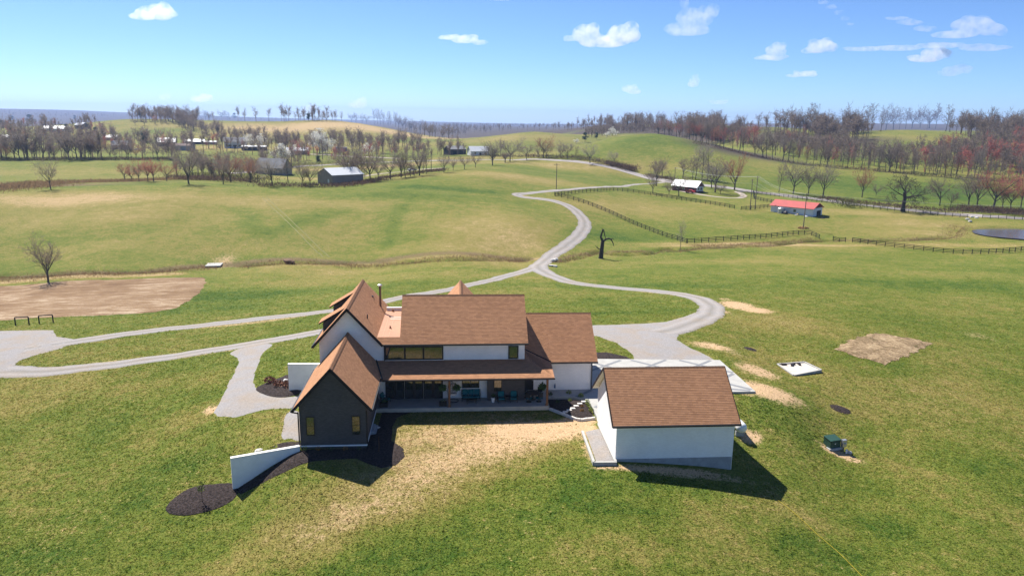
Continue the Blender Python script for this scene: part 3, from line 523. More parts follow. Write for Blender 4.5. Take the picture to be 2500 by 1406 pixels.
H = thing('farmhouse', 'large white and charcoal brick farmhouse with steep brown shingle roofs and a covered porch', 'house', (0, 70, 0))
H.location = (0, 0, 0)
YW, RY, RZ = 69.92, 74.4, 9.55
# walls
def wall(poly, d, m_, label=None): return tag(MB().extrude(poly, d).build('wall', m_, H), label)
wall([(-6.98, YW, -.6), (6.9, YW, -.6), (6.9, YW, 5.72), (-6.98, YW, 5.72)], (0, .25, 0), WHITE)
for x, z1 in ((6.65, 5.7), (-5.15, 6.3)): wall([(x, YW+.25, z1-6.2), (x, 78.9, z1-6.2), (x, 78.9, 5.9), (x, RY, RZ-.2), (x, YW+.25, 5.95)], (.25, 0, 0), WHITE)
wall([(-5.1, 78.9, -.6), (6.9, 78.9, -.6), (6.9, 78.9, 5.7), (-5.1, 78.9, 5.7)], (0, .2, 0), WHITE)
wall([(3.17, 69.18, -.02), (6.9, 69.18, -.02), (6.9, 69.18, 3.5), (3.17, 69.18, 3.5)], (0, .737, 0), GRAY, 'charcoal brick panel of the porch wall')
TX, TZ, TS = -10.39, 9.43, 1.122
wall([(-13.2, YW-.012, -.6), (-6.98, YW-.012, -.6), (-6.98, YW-.012, 5.45), (TX, YW-.012, TZ-.18), (-13.2, YW-.012, 6.1)], (0, .26, 0), WHITE, 'tall white brick gable above the charcoal wing')
wall([(-13.2, YW+.25, -.6), (-13.2, 82.3, -.6), (-13.2, 82.3, 6.1), (-13.2, YW+.25, 6.1)], (.25, 0, 0), WHITE)
wall([(-13.2, 82.3, -.6), (-7.4, 82.3, -.6), (-7.4, 82.3, 6.0), (TX, 82.3, TZ-.18), (-13.2, 82.3, 6.1)], (0, .2, 0), WHITE)
GXc, GZ, GS = -10.4, 6.95, 1.118
wall([(-13.2, 59.58, -.7), (-7.63, 59.58, -.7), (-7.63, 59.58, 3.65), (GXc, 59.58, GZ-.18), (-13.2, 59.58, 3.6)], (0, .25, 0), GRAY, 'charcoal brick gable end with two narrow windows')
wall([(-13.2, 59.83, -.7), (-13.2, 69.9, -.7), (-13.2, 69.9, 3.6), (-13.2, 59.83, 3.6)], (.25, 0, 0), GRAY); wall([(-7.88, 59.83, -.7), (-7.88, 69.9, -.7), (-7.88, 69.9, 3.6), (-7.88, 59.83, 3.6)], (.25, 0, 0), GRAY)
tag(MB().box(-13.24, -7.58, 59.53, 59.585, -.16, -.04).box(-7.635, -7.57, 59.585, 67.2, -.16, -.04).build('plinth_flashing', WALLC, H))
wall([(6.9, 71.97, -.6), (14.2, 71.97, -.6), (14.2, 71.97, 3.0), (6.9, 71.97, 3.0)], (0, .25, 0), WHITE)
wall([(13.95, 72.22, -.6), (13.95, 81.2, -.6), (13.95, 81.2, 3.0), (13.95, 76.65, 6.75), (13.95, 72.22, 3.3)], (.25, 0, 0), WHITE); wall([(6.9, 81.2, -.6), (14.2, 81.2, -.6), (14.2, 81.2, 3.0), (6.9, 81.2, 3.0)], (0, .2, 0), WHITE)
wall([(-2.2, 78.9, -.6), (-2.2, 83.9, -.6), (-2.2, 83.9, 5.6), (-2.2, 78.9, 5.6)], (.2, 0, 0), WHITE); wall([(3.3, 78.9, -.6), (3.3, 83.9, -.6), (3.3, 83.9, 5.6), (3.3, 78.9, 5.6)], (.2, 0, 0), WHITE)
wall([(-2.2, 83.8, -.6), (3.5, 83.8, -.6), (3.5, 83.8, 5.7), (.65, 83.8, 8.75), (-2.2, 83.8, 5.7)], (0, .2, 0), WHITE)
wall([(-7.4, 80.3, -.6), (-5.1, 80.3, -.6), (-5.1, 80.3, 6.1), (-7.4, 80.3, 6.1)], (0, .2, 0), WHITE)
# roofs
zf = 6.36; yf = 69.42+(zf-5.82)/.749; xv = lambda z: TX+(TZ-z)/TS
r1 = roof_plane(H, (xv(5.82), 69.42, 5.82), (7.2, 69.42, 5.82), (7.2, yf, zf), (xv(zf), yf, zf))
r2 = roof_plane(H, (-5.4, yf, zf), (7.2, yf, zf), (7.2, RY, RZ), (-5.4, RY, RZ), u0=2.0); roof_plane(H, (7.2, 79.38, 5.82), (-5.4, 79.38, 5.82), (-5.4, RY, RZ), (7.2, RY, RZ)); ridge_cap(r2, (-5.4, RY, RZ+.03), (7.2, RY, RZ+.03))
r3 = roof_plane(H, (-13.76, 82.6, 5.65), (-13.76, 69.5, 5.65), (TX, 69.5, TZ), (TX, 82.6, TZ)); r4 = roof_plane(H, (-7.08, 69.5, 5.72), (-7.08, 82.6, 5.72), (TX, 82.6, TZ), (TX, 69.5, TZ)); ridge_cap(r4, (TX, 69.48, TZ+.02), (TX, 82.62, TZ+.02))
r5 = roof_plane(H, (-13.71, 69.9, 3.25), (-13.71, 59.22, 3.25), (GXc, 59.22, GZ), (GXc, 69.9, GZ)); r6 = roof_plane(H, (-7.1, 59.22, 3.26), (-7.1, 69.9, 3.26), (GXc, 69.9, GZ), (GXc, 59.22, GZ)); ridge_cap(r6, (GXc, 59.2, GZ+.02), (GXc, 69.88, GZ+.02))
r7 = roof_plane(H, (9.8, 71.56, 3.1), (14.68, 71.56, 3.1), (14.68, 76.65, 6.95), (9.8, 76.65, 6.95)); roof_plane(H, (6.92, 72.95, 4.15), (9.8, 71.56, 3.1), (9.8, 76.65, 6.95), (6.92, 76.65, 6.95)); roof_plane(H, (14.68, 81.7, 3.1), (6.92, 81.7, 3.1), (6.92, 76.65, 6.95), (14.68, 76.65, 6.95)); ridge_cap(r7, (6.95, 76.65, 6.97), (14.68, 76.65, 6.97))
r8 = roof_plane(H, (-6.92, 66.9, 3.1), (9.56, 66.9, 3.1), (6.92, YW, 4.02), (-7.72, YW, 4.02), .12, under=WOODP, name='porch_roof'); roof_plane(H, (9.56, 66.9, 3.1), (9.8, 71.58, 3.08), (6.92, 72.95, 4.17), (6.92, YW, 4.02), .12, under=WOODP, name='porch_roof')
PX, PZ = .65, 8.95; r9 = roof_plane(H, (PX-3.2, 84.2, PZ-3.6), (PX-3.2, 77, PZ-3.6), (PX, 77, PZ), (PX, 84.2, PZ)); roof_plane(H, (PX+3.2, 77, PZ-3.6), (PX+3.2, 84.2, PZ-3.6), (PX, 84.2, PZ), (PX, 77, PZ)); ridge_cap(r9, (PX, 77, PZ+.02), (PX, 84.2, PZ+.02))
for y0, y1 in ((71.85, 73.8), (78.4, 80.3)):                                # two shed dormers on the far slope
    xe, ze, xt = -13.55, 7.3, -11.0; zt = TZ-TS*(TX-xt)*-1*-1
    dm = MB().extrude([(-13.15, y0+.2, 6.2), (-13.15, y0+.2, 7.28), (xt, y0+.2, TZ+TS*(xt-TX)-.1)], (0, y1-y0-.4, 0)).build('dormer', GRAY, H)
    roof_plane(dm, (xe, y1, ze), (xe, y0, ze), (xt+.1, y0, TZ+TS*(xt+.1-TX)+.03), (xt+.1, y1, TZ+TS*(xt+.1-TX)+.03), .12)
fl = MB().box(-7.9, -5.16, yf, 80.3, 6.1, zf).build('flat_roof', MEMB, H)
MB().box(-7.6, -5.2, 80.3, 80.62, 6.1, 6.72).build('parapet', WALLC, fl)
for x in (-7.15, -6.55): MB().box(x, x+.03, yf+.05, 80.2, zf, zf+.012).build('membrane_seam', mat('seam_tan', (.52, .30, .19), .6), fl)
for px, py in ((959.5, 760.5), (953, 801.5)): q = atz(px, py, zf); MB().lathe([(.16, 0), (.09, .06), (.06, .2), (.1, .22), (.1, .26)], (q[0], q[1], zf), 8).build('roof_vent', CAP, fl)
q0, q1 = atz(953, 779.5, zf), atz(976, 773, zf); MB().box(q0[0], -5.2, q0[1], q0[1]+.18, zf, zf+.03).box(q0[0], -5.2, q0[1]+.62, q0[1]+.8, zf, zf+.03).build('membrane_strip', mat('pale_strip', (.70, .60, .50), .6), fl)
def on_east(px, py):                                                        # point on the tall wing's inner slope
    d = ray(px, py); t = (TZ-TS*(0-TX)-HC)/(d[2]+TS*d[0]); return Vector((d[0]*t, d[1]*t, HC+d[2]*t))
ch = on_east(929, 748); P0 = (ch.x, ch.y)
fp = MB().tube([(ch.x, ch.y, ch.z-.2), (ch.x, ch.y, ch.z+2.3)], .12, 10).build('flue_pipe', mat('brown_flue', (.16, .09, .06), .5), H); MB().lathe([(.11, 0), (.24, .02), (.26, .16), (.12, .24)], (ch.x, ch.y, ch.z+2.28), 10).build('flue_cap', GALV, fp)
MB().extrude([(ch.x-.32, ch.y-.9, ch.z-.05), (ch.x+.55, ch.y-.9, ch.z-.95), (ch.x+.55, ch.y+.4, ch.z-.95), (ch.x-.32, ch.y+.4, ch.z-.05)], (.14, 0, .14)).build('flue_flashing', GALV, fp)
v0 = on_east(897, 778); MB().tube([(v0.x, v0.y, v0.z-.1), (v0.x, v0.y, v0.z+.45)], .06, 8).build('vent_pipe', BROWNM, r4)
v1 = on_east(909, 724); MB().box(v1.x-.12, v1.x+.12, v1.y-.15, v1.y+.15, v1.z-.05, v1.z+.1).build('roof_vent', BROWNM, r4)
# gutters, fascias, downspouts
def gutter(a, b, par, m_=BLACK, s_=.13): a, b = Vector(a), Vector(b); MB().bar(a, b, s_, s_).build('gutter', m_, par)
gutter((-7.0, 69.34, 5.74), (7.22, 69.34, 5.74), r1); gutter((-6.9, 66.82, 3.02), (9.6, 66.82, 3.02), r8, BROWNM, .12); gutter((9.8, 71.48, 3.02), (14.7, 71.48, 3.02), r7, BROWNM); gutter((-13.78, 59.22, 3.18), (-13.78, 69.8, 3.18), r5); gutter((-7.03, 59.22, 3.18), (-7.03, 66.7, 3.18), r6); gutter((-13.84, 69.5, 5.56), (-13.84, 82.6, 5.56), r3)
for x0, z0, x1, z1, Y, p_ in ((-13.8, 5.55, TX, TZ-.1, 69.47, r3), (-7.05, 5.64, TX, TZ-.1, 69.47, r4), (-13.74, 3.15, GXc, GZ-.1, 59.19, r5), (-7.07, 3.16, GXc, GZ-.1, 59.19, r6)): MB().bar((x0, Y, z0), (x1, Y, z1), .05, .24, (0, 0, 1)).build('rake_board', BLACKW, p_)
MB().bar((6.9, 72.98, 4.22), (9.82, 71.56, 3.16), .09, .07).build('valley_flashing', BLACK, r7); MB().bar((-7.74, YW-.02, 4.09), (-6.9, 66.9, 3.17), .1, .08).build('valley_flashing', BLACK, r8)
def spout(x, y, z0, z1, m_=BLACK): MB().bar((x, y, z0), (x, y, z1), .1, .09, (0, 1, 0)).build('downspout', m_, H)
spout(-6.92, 69.82, 4.05, 5.7); spout(14.14, 71.88, -.1, 3.0); spout(-13.27, 59.5, -.5, 3.0); spout(-7.56, 59.7, -.5, 3.0)
MB().bar((-13.78, 59.3, 3.12), (-13.27, 59.5, 2.92), .1, .09).build('downspout', BLACK, H); MB().tube([(-13.27, 59.45, -.5), (-13.2, 59.2, -.62)], .08, 8).build('drain_pipe', mat('blue_green_pipe', (.01, .16, .18), .5), H)
# windows and doors
window(H, -6.90, -1.17, 4.08, 5.47, YW-.014, 3, 1, .12, label='long black framed clerestory window above the porch roof', mull=.17); MB().box(-6.98, -1.1, YW-.05, YW-.013, 3.98, 4.075).build('window_sill', WALLC, H)
window(H, 5.27, 6.28, 4.08, 5.43, YW, 1, 1, .12); window(H, -12.66, -11.95, .87, 2.58, 59.58, 1, 2, .06); window(H, -8.83, -8.11, .89, 2.6, 59.58, 1, 2, .06)
xs_ = (-6.92, -5.03, -3.14, -1.21)
for i in range(3): window(H, xs_[i], xs_[i+1]-.03, .02, 2.6, YW, 2, 1, .14, 'patio_door', mull=.3)
window(H, .66, 2.4, 1.05, 2.5, YW, 2, 2, .07); window(H, 3.82, 4.6, .92, 2.6, 69.18, 1, 2, .05)
o = MB().box(7.12, 8.08, 71.9, 71.965, 0, 2.3).build('door', BLACK, H); MB().tube([(7.95, 71.85, 1.0), (7.95, 71.85, 1.15)], .02).build('handle', GALV, o)
# porch
sb = MB().box(-7.62, 9.18, 67.42, 71.96, -.62, 0).build('porch_slab', CONC, H); MB().box(-7.6, 9.2, 67.38, 67.415, -.62, -.02).build('slab_edge', mat('pale_slab_edge', (.50, .43, .34), .85, var=.12, vscale=2), sb)
for x in (8.98, -.58): MB().box(x-.1, x+.1, 67.55, 67.75, 0, 2.72).box(x-.14, x+.14, 67.51, 67.79, 0, .1).build('porch_post', WOODP, H)
MB().box(-7.2, 9.3, 67.53, 67.77, 2.725, 2.97).build('porch_beam', WOODP, H)
for k, (x, y0) in enumerate(((-7.62, 61.9),)):
    for j in range(3): MB().box(x+.01+.0*j, x+.75-.22*j, 62.0+.12*j, 64.2-.12*j, -.55+.16*j, -.39+.16*j).build('step', CONCG, H)
MB().box(10.26, 10.4, 71.86, 71.968, .15, .5).box(10.3, 10.36, 71.82, 71.9, .5, .68).build('hose_tap', mat('blue_tap', (.03, .09, .2), .5), H)
MB().box(14.21, 14.3, 73.2, 73.4, 1.6, 1.9).build('wall_lamp', BLACK, H)

# ------------------------------------------------------------------ detached garage
GA = thing('detached_garage', 'detached white brick garage with a brown shingle roof on a concrete footing', 'garage')
x0, x1, y0, y1, yr, zr = 13.37, 23.37, 56.26, 64.5, 60.38, 6.33; ze = 2.87
for poly, d in (([(x0, y0, -.3), (x1, y0, -.3), (x1, y0, 2.95), (x0, y0, 2.95)], (0, .25, 0)), ([(x0, y1, -.3), (x1, y1, -.3), (x1, y1, 2.95), (x0, y1, 2.95)], (0, -.25, 0)),
                ([(x0, y0+.25, -.3), (x0, y1-.25, -.3), (x0, y1-.25, 3.0), (x0, yr, zr-.19), (x0, y0+.25, 3.0)], (.25, 0, 0)), ([(x1, y0+.25, -.3), (x1, y1-.25, -.3), (x1, y1-.25, 3.0), (x1, yr, zr-.19), (x1, y0+.25, 3.0)], (-.25, 0, 0))):
    MB().extrude(poly, d).build('wall', WHITE, GA)
FOOT = mat('pale_grey_footing', (.30, .31, .32), .85, var=.18, vscale=2)
MB().box(x0+.02, x1+.03, y0-.03, y1, -2.4, -.301).build('footing', FOOT, GA)
SOFF = mat('cream_soffit', (.66, .62, .52), .8)
ga = roof_plane(GA, (12.92, 55.8, ze), (23.74, 55.8, ze), (23.74, yr, zr), (12.92, yr, zr), .14, under=SOFF); gb = roof_plane(GA, (23.74, 64.96, ze), (12.92, 64.96, ze), (12.92, yr, zr), (23.74, yr, zr), .14, under=SOFF); ridge_cap(ga, (12.92, yr, zr+.02), (23.74, yr, zr+.02))
gutter((12.9, 55.72, 2.79), (23.78, 55.72, 2.79), ga, BLACK); gutter((12.9, 65.03, 2.79), (23.78, 65.03, 2.79), gb, BLACK)
for X in (12.89, 23.77):
    for a, b, p_ in ((55.78, yr, ga), (64.98, yr, gb)): MB().bar((X, a, ze-.07), (X, b, zr-.07), .05, .2).build('rake_board', BROWNM, p_)
MB().box(23.385, 23.45, 56.9, 57.05, .9, 1.25).build('meter_box', mat('blue_box', (.03, .06, .22), .5), GA); MB().bar((23.43, 56.35, -1.5), (23.43, 56.35, 2.75), .09, .08, (0, 1, 0)).build('downspout', WALLC, GA)
GP = tag(patch('gravel_pad', [(11.75, 55.9), (13.3, 55.85), (13.3, 62.6), (11.85, 62.0)], GRAVEL, .1, .6, False, 0, 'gravel strip held by a concrete kerb beside the garage', world=True))
for n_, (a, b) in enumerate((((11.56, 62.0), (11.46, 55.7)), ((11.46, 55.72), (13.36, 55.66)), ((13.3, 55.8), (13.34, 63.6)))):
    MB().bar((*a, -.48), (*b, -.48), .22, .5).build('kerb', CONC, GP)

# ------------------------------------------------------------------ concrete, walls and beds round the house
AP = [(9.22, 69.95), (9.22, 71.94), (14.22, 71.94), (14.3, 82), (31.2, 80.9), (31.35, 70.6), (23.6, 70.7), (23.6, 64.55), (13.4, 64.55), (13.38, 67.3), (13.05, 69.4), (11.5, 69.92)]
ap = tag(MB().prism(AP, -.62, -.06).build('concrete_apron', CONC, None), 'pale concrete apron with dark diagonal bands', kind='structure')
def inside(p, poly):
    r_ = False
    for (ax, ay), (bx, by) in zip(poly, poly[1:]+poly[:1]):
        if (ay > p[1]) != (by > p[1]) and p[0] < (bx-ax)*(p[1]-ay)/(by-ay)+ax: r_ = not r_
    return r_
def band(a, b, z, wd=.42):
    a, b = Vector(a), Vector(b); d = (b-a).normalized(); n = Vector((-d.y, d.x))*wd/2; L = (b-a).length; k = int(L/.15); run = []
    for i in range(k+1):
        p = a+d*(i*.15)
        if all(inside((p+n*s_)[:], AP) for s_ in (-1, 1)): run.append(p)
        elif run:
            break
    if len(run) > 3: MB().box(0, 0, 0, 0, 0, 0); m_ = MB(); m_.quad((*(run[0]+n), z), (*(run[0]-n), z), (*(run[-1]-n), z), (*(run[-1]+n), z)); m_.build('dark_band', CONCD, ap)
for i, x in enumerate((13.5, 19.0, 24.5, 30.2)): band((x+.4, 81.25), (x-18, 81.25-18*.86), -.056); band((x+1.6, 81.2), (x+16, 81.2-14.4*.95), -.052)
for i, (x, y) in enumerate(((31.15, 76.2), (31.15, 70.75))): band((x, y), (x-12, y-12*.86+(0 if i == 0 else 14)), -.048)
band((12.25, 69.85), (14.2, 71.75), -.056); band((14.35, 72.1), (16.5, 74.0), -.048)
def wall_between(name, a, b, th, top, label, m_=WALLC, top2=None):
    a, b = Vector(a), Vector(b); d = (b-a).normalized(); n = Vector((-d.y, d.x))*th/2; zb = min(hz(*a), hz(*b))-.6; t2 = top if top2 is None else top2
    o = tag(link(name, None), label, 'wall'); m1 = MB(); P = [a+n, b+n, b-n, a-n]; Z = [top, t2, t2, top]
    m1.v = [(p.x, p.y, zb) for p in P]+[(p.x, p.y, z-.08) for p, z in zip(P, Z)]; m1.f = [(3, 2, 1, 0), (4, 5, 6, 7), (0, 1, 5, 4), (1, 2, 6, 5), (2, 3, 7, 6), (3, 0, 4, 7)]; m1.build('wall_body', m_, o)
    n2 = n*1.12; P = [a+n2, b+n2, b-n2, a-n2]; m2 = MB(); m2.v = [(p.x, p.y, z-.078) for p, z in zip(P, Z)]+[(p.x, p.y, z) for p, z in zip(P, Z)]; m2.f = m1.f; m2.build('coping', mat('pale_coping', (.80, .77, .72), .8, var=.05), o); return o
wall_between('retaining_wall', (-13.25, 59.32), (-18.4, 57.3), .3, .08, 'long white retaining wall running down from the charcoal wing')
wall_between('garden_wall', (-13.22, 73.75), (-17.2, 73.85), .3, 2.5, 'short white garden wall standing beside the mulch island')
patch('mulch_bed', [(9.3, 67.6), (10.3, 66.4), (11.2, 65.2), (11.8, 64.75), (13.2, 65.0), (13.2, 67.2), (12.95, 69.2), (11.5, 69.8), (9.35, 69.85)], MULCH, .12, .4, False, .03, 'dark planting bed with stepping stones between porch and garage', world=True, mound=.12)
for i, (x, y) in enumerate(((12.82, 68.62), (12.35, 68.12), (11.9, 67.58), (11.45, 67.0), (11.02, 66.6), (10.6, 66.25), (10.3, 65.95))):
    q = [(x+.34*math.cos(t)*(1+.12*math.sin(3*t+i)), y+.22*math.sin(t)*(1+.1*math.cos(2*t+i))) for t in (math.pi/4+np.arange(4)*math.pi/2)]
    zz = hz(x, y)+.22; o = MB().prism(q, zz, zz+.07).build('stepping_stone', STONE, None); tag(o, ['first', 'second', 'third', 'fourth', 'fifth', 'sixth', 'last'][i]+' pale stepping stone of the bed, counting from the concrete walk', 'stepping stone', 'stepping stones in the mulch bed')
ed = spline(np.array([(9.25, 67.35), (10.3, 66.1), (11.2, 64.95), (11.8, 64.5), (12.5, 64.62), (13.25, 64.75)]), .42); eg = tag(link('block_edging', None), 'low edging of pale blocks along the front of the planting bed', 'edging')
for i, (p, q) in enumerate(zip(ed[:-1], ed[1:])): zz = hz(*p); MB().bar((*p, zz+.09), (*(p+(q-p)*.94), zz+.09+.02*math.sin(i*3)), .2, .3).build('block', STONE, eg)
def blades(n, sx, sy, sz, size, seed, up=.4, hollow=.35):
    g = np.random.default_rng(seed); d = g.normal(size=(n, 3)); d /= np.linalg.norm(d, axis=1)[:, None]; r_ = g.uniform(hollow, 1, (n, 1))**.6; c = d*r_*np.array([sx, sy, sz])+np.array([0, 0, sz*.9])
    c[:, 2] = np.maximum(c[:, 2], .02); a = g.normal(size=(n, 3))+d*.6; a[:, 2] += up; a /= np.linalg.norm(a, axis=1)[:, None]; b = np.cross(a, g.normal(size=(n, 3))); b /= np.linalg.norm(b, axis=1)[:, None]
    s_ = size*g.uniform(.6, 1.4, (n, 1)); V = np.stack([c-b*s_*.35, c+b*s_*.35, c+a*s_*1.3], 1).reshape(-1, 3); return V, np.arange(3*n).reshape(-1, 3)
def leafmesh(name, *a, m_=None, **k): V, F_ = blades(*a, **k); me = fast_mesh(name, V, F_, 3); me.materials.append(m_ or FERN); return me
YELG = mat('yellow_green_leaves', (.16, .20, .02), .8, var=.3, vscale=9); ORNG = mat('orange_leaves', (.24, .12, .025), .8, var=.3, vscale=9); REDT = mat('reddish_twigs', (.20, .09, .055), .9, var=.3, vscale=5); DKG = mat('dark_green_leaves', (.03, .06, .018), .8, var=.3, vscale=9); TWIGB = mat('brown_twigs', (.13, .075, .04), .9, var=.3, vscale=6)
def shrub(x, y, r_, h, m_, label, name='shrub', z=None, n=160):
    o = thing(name, label, 'shrub', (x, y, hz(x, y)+.12 if z is None else z)); link('leaves', leafmesh('leaves', n, r_, r_, h/2, r_*.34, rnd.randint(0, 9999), m_=m_), o)
    MB().tube([(0, 0, -.1), (.02, 0, h*.5)], [.03, .015], 5).build('stem', TWIGB, o); return o
for i, (px, py, r_, h, m_, lb) in enumerate(((1342,970,.3,.45,DKG,'dark shrub beside the porch corner post'),(1388,966,.26,.5,YELG,'bright shrub at the back edge of the bed by the concrete walk'),(1418,974,.28,.5,YELG,'bright shrub nearest the first stepping stone'),(1391,983,.2,.35,YELG,'low yellow green shrub above the stepping stones'),
        (1361,986,.22,.35,DKG,'low dark shrub in the shaded part of the bed'),(1420,998,.2,.32,ORNG,'orange tinted shrub below the third stepping stone'),(1420,1008,.2,.3,ORNG,'orange tinted shrub nearest the block edging'),(1434,986,.22,.4,YELG,'first of three bright shrubs lining the concrete walk'),(1437,995,.22,.4,YELG,'second of three bright shrubs lining the concrete walk'),(1443,1007,.25,.45,YELG,'last of three bright shrubs lining the concrete walk'))):
    q = G(px, py); shrub(q[0], q[1], r_, h, m_, lb)
for px, py, r_, h, lb in ((660,937,.6,.7,'reddish leafless shrub at the gravel side of the mulch island'),(680,945,.55,.55,'reddish leafless shrub in the middle of the mulch island'),(704,946,.6,.75,'reddish leafless shrub nearest the white garden wall')): q = G(px, py); shrub(q[0], q[1], r_, h, REDT, lb, n=170)
for i, px in enumerate((777, 808, 843, 877)): q = G(px, 1101); shrub(q[0], q[1], .22, .3, ORNG if i % 2 == 0 else DKG, ['first','second','third','fourth'][i]+' small shrub under the charcoal gable, counting from the retaining wall', n=60)
q = G(745, 1103); shrub(q[0], q[1], .2, .5, YELG, 'small yellow green shrub at the top of the retaining wall', n=60)
def sapling(px, py, h, label, leafy=True):
    q = G(px, py); o = thing('sapling', label, 'sapling', (q[0], q[1], q[2]+.1)); MB().tube([(0, 0, -.1), (.03, 0, h*.5), (0, .03, h)], [.03, .022, .01], 5).build('stem', TWIGB, o)
    if not leafy: return o
    me = leafmesh('leaves', 70, .3, .3, h*.3, .13, 5, m_=YELG); c = link('leaves', me, o); c.location.z = h*.5; return o
sapling(494, 1229, 1.9, 'thin young sapling standing in the round mulch bed'); sapling(925, 1105, 1.4, 'thin leafless stick sapling in the mulch by the charcoal wing', False)
def stone(px, py, s_, label, m_=ROCK, cat='rock', name='rock', z=None):
    q = G(px, py); V, F_ = [], []; bm = bmesh.new(); bmesh.ops.create_icosphere(bm, subdivisions=2, radius=1); g = random.Random(px*7+py)
    k = [g.uniform(.75, 1.2) for _ in range(50)]
    for i, v in enumerate(bm.verts): v.co *= k[i % 50]*.6+.4; v.co.x *= s_[0]; v.co.y *= s_[1]; v.co.z *= s_[2]
    me = bpy.data.meshes.new(name); bm.to_mesh(me); bm.free(); me.materials.append(m_); o = link(name, me); o.location = (q[0], q[1], q[2]+s_[2]*.35); o.rotation_euler.z = px; return tag(o, label, cat)
stone(632, 1102, (.38, .25, .2), 'pale flat rock lying behind the retaining wall', STONE); stone(698, 932, (.35, .3, .25), 'white bag-like lump in the mulch island', POTW, 'bag', 'bag'); stone(924, 1045, (.2, .15, .12), 'small pale rock in the mulch by the steps', STONE)

# ------------------------------------------------------------------ porch furniture
def cushion(mb, x0, x1, y0, y1, z0, z1, b=.03):
    i = len(mb.v); xm, ym = (x0+x1)/2, (y0+y1)/2
    for z, s_ in ((z0, .92), (z0+(z1-z0)*.3, 1), (z0+(z1-z0)*.75, 1), (z1, .88)):
        for a, c in ((x0, y0), (x1, y0), (x1, y1), (x0, y1)): mb.v.append((xm+(a-xm)*s_, ym+(c-ym)*s_, z))
    for k in range(3):
        for j in range(4): a = i+k*4+j; b_ = i+k*4+(j+1) % 4; mb.f.append((a, b_, b_+4, a+4))
    mb.f.append((i+3, i+2, i+1, i)); mb.f.append(tuple(i+12+j for j in range(4))); return mb
def seat(name, label, cat, x, y, W, n, rz=0, group=None):
    o = thing(name, label, cat, (x, y, 0), rz, group); f = MB().box(-W/2, W/2, -.36, .34, .26, .31)
    for sx in (-1, 1): f.bar((sx*W/2, -.38, .6), (sx*W/2, .36, .62), .06, .04); f.bar((sx*W/2, .34, .25), (sx*W/2, .46, .92), .05)
    f.bar((-W/2, .46, .92), (W/2, .46, .92), .05); f.build('frame', DARKM, o)
    for sx in (-1, 1):
        for sy in (-.34, .34): MB().bar((sx*(W/2-.02), sy, 0), (sx*(W/2-.02), sy, .6), .05).build('leg', DARKM, o)
    w_ = (W-.1)/n
    for i in range(n):
        a = -W/2+.05+w_*i; cushion(MB(), a+.01, a+w_-.01, -.36, .26, .31, .46).build('seat_cushion', TEAL, o, smooth=False)
        b = MB(); cushion(b, a+.01, a+w_-.01, -.07, .07, 0, .52); b.v = [(q[0], .32+q[1]+(q[2])*.18, .44+q[2]) for q in b.v]; b.build('back_cushion', TEAL, o)
    return o
seat('outdoor_sofa', 'three seat outdoor sofa with teal cushions against the white porch wall', 'sofa', 1.56, 69.35, 1.85, 3)
seat('outdoor_armchair', 'teal cushioned armchair nearer the white plant pot', 'armchair', 4.55, 68.72, .72, 1, .05, 'teal armchairs'); seat('outdoor_armchair', 'teal cushioned armchair nearer the dining table', 'armchair', 5.78, 68.74, .72, 1, -.05, 'teal armchairs'); seat('outdoor_armchair', 'teal cushioned armchair turned sideways at the far end beside the glass doors', 'armchair', -6.85, 68.95, .72, 1, R(70), 'teal armchairs')
def table(name, label, x, y, W, D, h, m_=DARKM):
    o = thing(name, label, 'table', (x, y, 0)); MB().box(-W/2, W/2, -D/2, D/2, h-.05, h).build('tabletop', m_, o)
    for sx in (-1, 1):
        for sy in (-1, 1): MB().bar((sx*(W/2-.06), sy*(D/2-.06), 0), (sx*(W/2-.06), sy*(D/2-.06), h-.05), .05).build('leg', m_, o)
    return o
table('coffee_table', 'low dark coffee table in front of the teal sofa', 1.6, 68.42, 1.0, .55, .42); table('side_table', 'small dark table between the two teal armchairs', 5.16, 68.95, .5, .5, .5)
dt = thing('dining_table', 'round dark patio dining table near the corner post', 'table', (7.75, 69.2, 0)); MB().lathe([(.68, 0), (.7, .02), (.7, .05), (.66, .06)], (0, 0, .68), 20).build('tabletop', mat('slatted_brown_top', (.055, .042, .038), .6), dt); MB().lathe([(.3, 0), (.3, .04), (.07, .08), (.06, .68)], (0, 0, 0), 12).build('pedestal', DARKM, dt)
for k, (x, y, a, lb) in enumerate(((7.28, 68.55, 2.6, 'swivel dining chair in front of the table, closer to the charcoal wall'), (8.3, 68.6, -2.5, 'swivel dining chair in front of the table, closer to the corner post'), (7.1, 69.75, .7, 'swivel dining chair behind the table beside the dark door'), (8.4, 69.8, -.6, 'swivel dining chair behind the table against the white wall'))):
    o = thing('swivel_chair', 'dark '+lb, 'chair', (x, y, 0), a, 'dark swivel dining chairs'); cushion(MB(), -.26, .26, -.24, .24, .38, .48).build('seat', TEAL, o); MB().box(-.26, .26, .25, .29, .5, 1.0).box(-.3, -.26, -.2, .27, .62, .66).box(.26, .3, -.2, .27, .62, .66).box(-.27, .27, -.26, .28, .34, .38).build('backrest', DARKM, o); MB().lathe([(.27, 0), (.27, .04), (.2, .05), (.05, .07), (.04, .35)], (0, 0, 0), 14).build('swivel_base', DARKM, o)
eg_ = thing('hanging_egg_chair', 'grey wicker egg chair hanging from a black stand on the porch', 'chair', (-.2, 69.15, 0), .2)
MB().tube([(.0+.5*math.cos(t), .5*math.sin(t), .03) for t in np.linspace(-2.6, 2.6, 14)], .03, 6).tube([(-.45, .3, .03), (-.5, .4, 1.0), (-.4, .4, 1.7), (-.15, .25, 1.98), (0, .05, 1.95)], .03, 6).build('stand', DARKM, eg_)
bm_ = MB()
